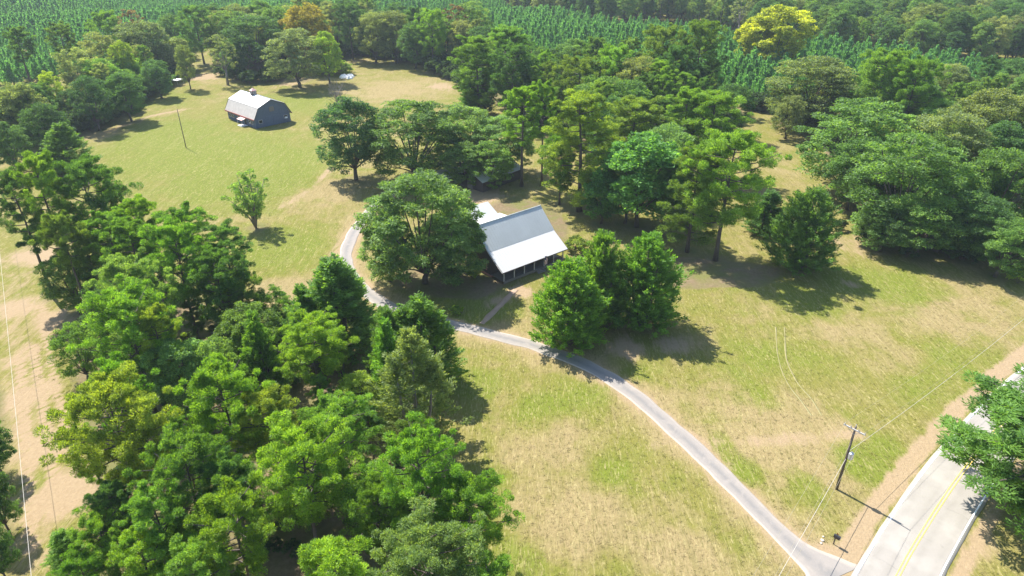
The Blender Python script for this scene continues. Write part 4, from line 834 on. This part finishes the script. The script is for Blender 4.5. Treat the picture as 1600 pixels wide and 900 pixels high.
fo=[]
rest_c=np.array_split(rest[r.permutation(len(rest))],3)
for q,(c_,nm) in enumerate(zip(rest_c,("green","grey green","dark green"))):
    pr=[tuple(m for m in PROTO['oak'][q*2+k][:2]) for k in (0,1)]+[tuple(PROTO['pine'][q][:2])]
    stuff_points("far_forest",px[c_],py[c_],pr,r.uniform(.75,1.2,len(c_)),nm+" crowns of the forest stretching away behind the plantation",r,COL[('oak','gray','oakd')[q]])
# undergrowth on the wood floors
us=[];
for wname,poly,*_ in WOODS:
    sp={'near_wood':4.2,'left_belt':3.2}.get(wname,4.5); x,y,r=scatter(poly,sp,1.3,31); us.append((x,y))
for ln,n_,w_ in EDGES:
    e_=np.array([(p.x,p.y) for p in spline(ln,2.2)]); e_=np.repeat(e_,n_,0)+r.normal(0,w_,(len(e_)*n_,2)); us.append((e_[:,0],e_[:,1]))
nedge=sum(len(a) for a,b in us[len(WOODS):])
x=np.concatenate([a for a,b in us]); y=np.concatenate([b for a,b in us])
ed=np.arange(len(x))>=len(x)-nedge; k=ed|(r.uniform(0,1,len(x))<np.where(y<140,.8,.85)); ed=ed[k]; x=x[k];y=y[k]
stuff_points("undergrowth",x,y,[tuple(m for m in p[:2]) for p in PROTO['bush']],r.uniform(.25,.8,len(x))*np.where(ed,2.6,np.where(y<140,.7,2.0)),"low dark undergrowth on the floor of the woods",r,(.060,.115,.034))

# ------------------------------------------------------------------ poles, wires, mailbox
def pole(x,y,h,rz,label,arm=True,trafo=True,small=False):
    root=thing("utility_pole",label,"utility pole",P3(x,y,-.05),rz)
    MB().tube([(0,0,0),(0,0,h*.5),(0,0,h)],[.17 if not small else .13,.145 if not small else .11,.11 if not small else .085],10).build("pole",M['polewood'],root,smooth=True)
    if arm:
        MB().box((0,.16,h-.35),(2.5,.11,.13)).tube([(-.75,.16,h-.4),(0,.12,h-1.05)],[.025,.025],4).tube([(.75,.16,h-.4),(0,.12,h-1.05)],[.025,.025],4).build("crossarm",M['greytrim'],root)
        for x_ in (-1.15,-.45,.45,1.15): MB().tube([(x_,.16,h-.28),(x_,.16,h-.18),(x_,.16,h-.08)],[.03,.06,.04],7).build("insulator",M['steel'],root)
        MB().tube([(0,0,h),(0,0,h+.28)],[.05,.04],6).build("pole_top_insulator",M['steel'],root)
    if trafo:
        t=MB().tube([(-.42,0,h*.53),(-.42,0,h*.53+.08),(-.42,0,h*.53+.85),(-.42,0,h*.53+.95)],[.24,.28,.28,.16],12).build("transformer",M['steel'],root); MB().tube([(-.42,.1,h*.53+.9),(-.42,.12,h*.53+1.2)],[.05,.03],6).build("bushing",M['greytrim'],t)
        MB().box((-.14,0,h*.53+.5),(.3,.12,.5)).build("bracket",M['steel'],root)
    if small: MB().box((.12,0,h*.84),(.12,.3,.25)).build("meter_box",M['greytrim'],root)
    return root
H1=9.6
pole(*POLE,H1,math.atan2(.64,.77)-math.pi/2+math.pi,"brown utility pole with crossarm and grey transformer beside the driveway mouth")
pole(*POLE_A,H1,math.atan2(.64,.77)+math.pi/2,"utility pole further back along the road line, below the view",True,False)
pole(*POLE_B,H1,math.atan2(.6,.8)+math.pi/2,"utility pole further up the road beyond the right picture edge",True,False)
pole(*FPOLE,11.4,.4,"bare dark pole standing alone in the left field",False,False,True)
def wire(name,a,b,sag,rad,mat,label):
    a=Vector(a);b=Vector(b); n=26; pts=[a.lerp(b,i/n)-Vector((0,0,4*sag*(i/n)*(1-i/n))) for i in range(n+1)]
    o=MB().tube(pts,[rad]*(n+1),5).build(name,mat); o['label']=label; o['category']='wire'; return o
p0=Vector((*POLE,0)); pa=Vector((*POLE_A,0)); pb=Vector((*POLE_B,0)); zz=Vector((0,0,1)); sd_=Vector((.64,-.77,0)).normalized()
wire("communication_cable",p0+zz*5.9,pb+zz*5.9,.9,.022,M['cablemat'],"thick pale cable running from the pole up the right verge")
wire("communication_cable",p0+zz*4.9,pa+zz*5.3,.5,.026,M['cablemat'],"thick pale cable crossing the driveway from the pole to the lower edge")
for off,nm in ((-1.15,"left"),(1.15,"right")):
    wire("power_wire",p0+zz*(H1-.1)+sd_*off,pa+zz*(H1-.1)+sd_*off,.8,.012,M['wire'],"thin %s hand wire from the crossarm over the driveway mouth"%nm)
    wire("power_wire",p0+zz*(H1-.1)+sd_*off,pb+zz*(H1-.1)+sd_*off,1.,.010,M['wire'],"thin %s hand wire from the crossarm up the road"%nm)
wire("power_wire",p0+zz*(H1-2.4),pa+zz*(H1-2.4),.7,.012,M['wire'],"thin lowest wire from the pole over the driveway mouth")
pole(*STRIP_A,9.,math.atan2(-.82,.575),"utility pole at the far end of the cleared strip, beyond the left picture edge",False,False,True)
pole(*STRIP_B,9.,math.atan2(-.82,.575),"utility pole at the near end of the cleared strip, below the view",False,False,True)
wire("strip_cable",Vector((*STRIP_A,8.6)),Vector((*STRIP_B,8.6)),.75,.022,M['cablemat'],"single pale cable running down the cleared strip at the left")
# snag
sn=thing("dead_trunk","short dark dead trunk leaning at the edge of the cleared strip","dead tree",P3(*SNAG)); MB().tube([(0,0,0),(-.1,.05,2.2),(-.25,.1,4.4)],[.16,.13,.07],8).build("stem",M['bark'],sn); MB().tube([(-.1,.05,2.4),(.35,.2,3.1)],[.04,.02],5).build("stub",M['bark'],sn)
# mailbox
mb=thing("mailbox","black mailbox on a post beside the driveway mouth","mailbox",P3(*MAILBOX),math.atan2(.709,.705))
MB().box((0,0,.55),(.11,.11,1.1)).box((0,-.15,.95),(.09,.6,.09)).build("post",M['polewood'],mb)
b=MB(); n=9; pr=[(-.16,1.10),(-.16,1.32)]+[(-.16*math.cos(math.pi*i/8),1.32+.15*math.sin(math.pi*i/8)) for i in range(1,8)]+[(.16,1.32),(.16,1.10)]
V=[(x,-.48,z) for x,z in pr]+[(x,.20,z) for x,z in pr]; k=len(pr)
bx=b.add(V,[tuple(range(k)),tuple(range(2*k-1,k-1,-1))]+[(i,i+k,(i+1)%k+k,(i+1)%k) for i in range(k)]).build("box",M['black'],mb)
MB().box((.185,-.05,1.38),(.02,.06,.26)).box((.185,-.05,1.49),(.02,.18,.09)).build("flag",M['red'],mb)
MB().box((0,-.49,1.24),(.26,.02,.24)).build("door",M['steel'],mb)
for i,(dx,dy,s) in enumerate(((-1.0,.5,.20),(-1.3,.1,.15),(-.7,1.0,.13))):
    bm=bmesh.new(); bmesh.ops.create_icosphere(bm,subdivisions=2,radius=s)
    for v in bm.verts: v.co*=1+.22*math.sin(v.co.x*17+i)*math.cos(v.co.y*13+v.co.z*11); v.co.z*=.55
    me=bpy.data.meshes.new("stone"); bm.to_mesh(me); bm.free(); me.materials.append(M['stone'])
    obj("stone",me,loc=P3(MAILBOX[0]+dx,MAILBOX[1]+dy,s*.25),label="%s pale stone lying in the grass beside the mailbox"%("largest","middle","smallest")[i],cat="stone",group="stones by the mailbox")
# white canopy by the wood
cn=thing("canopy_tent","white square canopy under the trees at the left of the far field","canopy",P3(*CANOPY),CANOPY_RZ)
s=1.75; MB().add([(-s,-s,2.3),(s,-s,2.3),(s,s,2.3),(-s,s,2.3),(0,0,2.62)],[(0,1,4),(1,2,4),(2,3,4),(3,0,4),(3,2,1,0)]).build("roof",M['white'],cn)
for a in (-1,1):
    for b_ in (-1,1): MB().tube([(a*(s-.08),b_*(s-.08),0),(a*(s-.08),b_*(s-.08),2.3)],[.04,.04],6).build("leg",M['steel'],cn)
# crumpled white heap on the far lawn
def heap(x,y,sx,sy,sz,seed,label):
    r=np.random.default_rng(seed); n=18;V=[];F=[]
    for i in range(n+1):
        for j in range(n+1):
            u=i/n*2-1;v=j/n*2-1; q=max(0,1-(u*u+v*v)); z=sz*q**.6*(1+.25*math.sin(5*u+seed)*math.cos(6*v+seed))+r.normal(0,.05)*(q>0)
            V.append((u*sx*(1+.12*math.sin(4*v+seed)),v*sy*(1+.12*math.cos(5*u+seed)),max(.0,z)))
    for i in range(n):
        for j in range(n): F.append((i*(n+1)+j,(i+1)*(n+1)+j,(i+1)*(n+1)+j+1,i*(n+1)+j+1))
    k=[f for f in F if max(V[q][2] for q in f)>.02]
    me=mesh("tarpaulin",V,k,M['white']); sm=obj("tarpaulin",me,loc=P3(x,y,.03),label=label,cat="tarpaulin",group="crumpled white tarpaulins"); md=sm.modifiers.new("thickness",'SOLIDIFY'); md.thickness=.03
for i,(dx,dy,a,b_,c_,l) in enumerate(((0,0,2.0,1.5,1.3,"largest crumpled white tarpaulin heap on the far lawn"),(2.1,1.6,1.7,1.3,1.2,"middle crumpled white tarpaulin heap, behind the others on the far lawn"),(2.6,-1.4,1.2,1.3,1.0,"smallest crumpled white tarpaulin heap, nearest on the far lawn"))): heap(TARP[0]+dx,TARP[1]+dy,a,b_,c_,i+1,l)
# ------------------------------------------------------------------ grass tufts on the near meadow
def tuft(seed,n=11):
    r=np.random.default_rng(seed); a=r.uniform(0,6.28,n); D=np.stack([np.cos(a)*.8,np.sin(a)*.8,r.uniform(.06,.32,n)],-1); C=D*.10+np.stack([r.normal(0,.08,n),r.normal(0,.08,n),np.full(n,.05)],-1)
    return mesh("grass_tuft",*leaves(r,C,D,np.stack([-np.cos(a)*.4,-np.sin(a)*.4,np.full(n,1.)],-1),.30,.045,np.zeros(n))[:2],None)
tl=[]
for k in range(3):
    me=tuft(50+k); me.materials.append(M['ground']); tl.append((me,))
r=np.random.default_rng(77); n=80000; yy=38+(r.uniform(0,1,n)**1.5)*135; xx=r.uniform(-1,1,n)*(.78*yy+22)
k=(seg_dist(xx,yy,ROAD)>4.3)&(seg_dist(xx,yy,DRIVE)>1.9)&(seg_dist(xx,yy,SHOULDER)>1.0)&(seg_dist(xx,yy,PATH)>.9)
for q in LITTER: k&=~inpoly(xx,yy,q)
k&=dirt[np.clip(np.searchsorted(gy,yy),0,len(gy)-1),np.clip(np.searchsorted(gx,xx),0,len(gx)-1)]<.35
c_,s_=.7725,.635; lx=(xx-HOUSE[0])*c_+(yy-HOUSE[1])*s_; ly=-(xx-HOUSE[0])*s_+(yy-HOUSE[1])*c_; k&=~((lx>-1.5)&(lx<17.5)&(ly>-1.5)&(ly<24))
xx=xx[k];yy=yy[k]
mg=stuff_points("meadow_grass",xx,yy,tl,r.uniform(.4,.95,len(xx)),"dry and green mown grass of the meadow",r,(1,1,1))
ii=np.clip(np.searchsorted(gx,xx),0,len(gx)-1); jj=np.clip(np.searchsorted(gy,yy),0,len(gy)-1)
for nm,A in (('dirt',dirt),('dry',dry),('green',grn),('litter',lit)):
    t_=mg.data.attributes.new(nm,'FLOAT','POINT'); t_.data.foreach_set('value',A[jj,ii].astype(np.float32))

# ------------------------------------------------------------------ summer haze
hm=bpy.data.materials.new("haze"); hm.use_nodes=True; ht=hm.node_tree; ht.nodes.clear()
ho=ht.nodes.new('ShaderNodeOutputMaterial'); hv=ht.nodes.new('ShaderNodeVolumePrincipled'); hv.inputs['Density'].default_value=.00014; hv.inputs['Color'].default_value=(.78,.90,1,1); hv.inputs['Anisotropy'].default_value=.2
ht.links.new(hv.outputs[0],ho.inputs['Volume'])
MB().box((0,2000,39),(6800,5600,84)).build("haze",hm,kind='stuff')
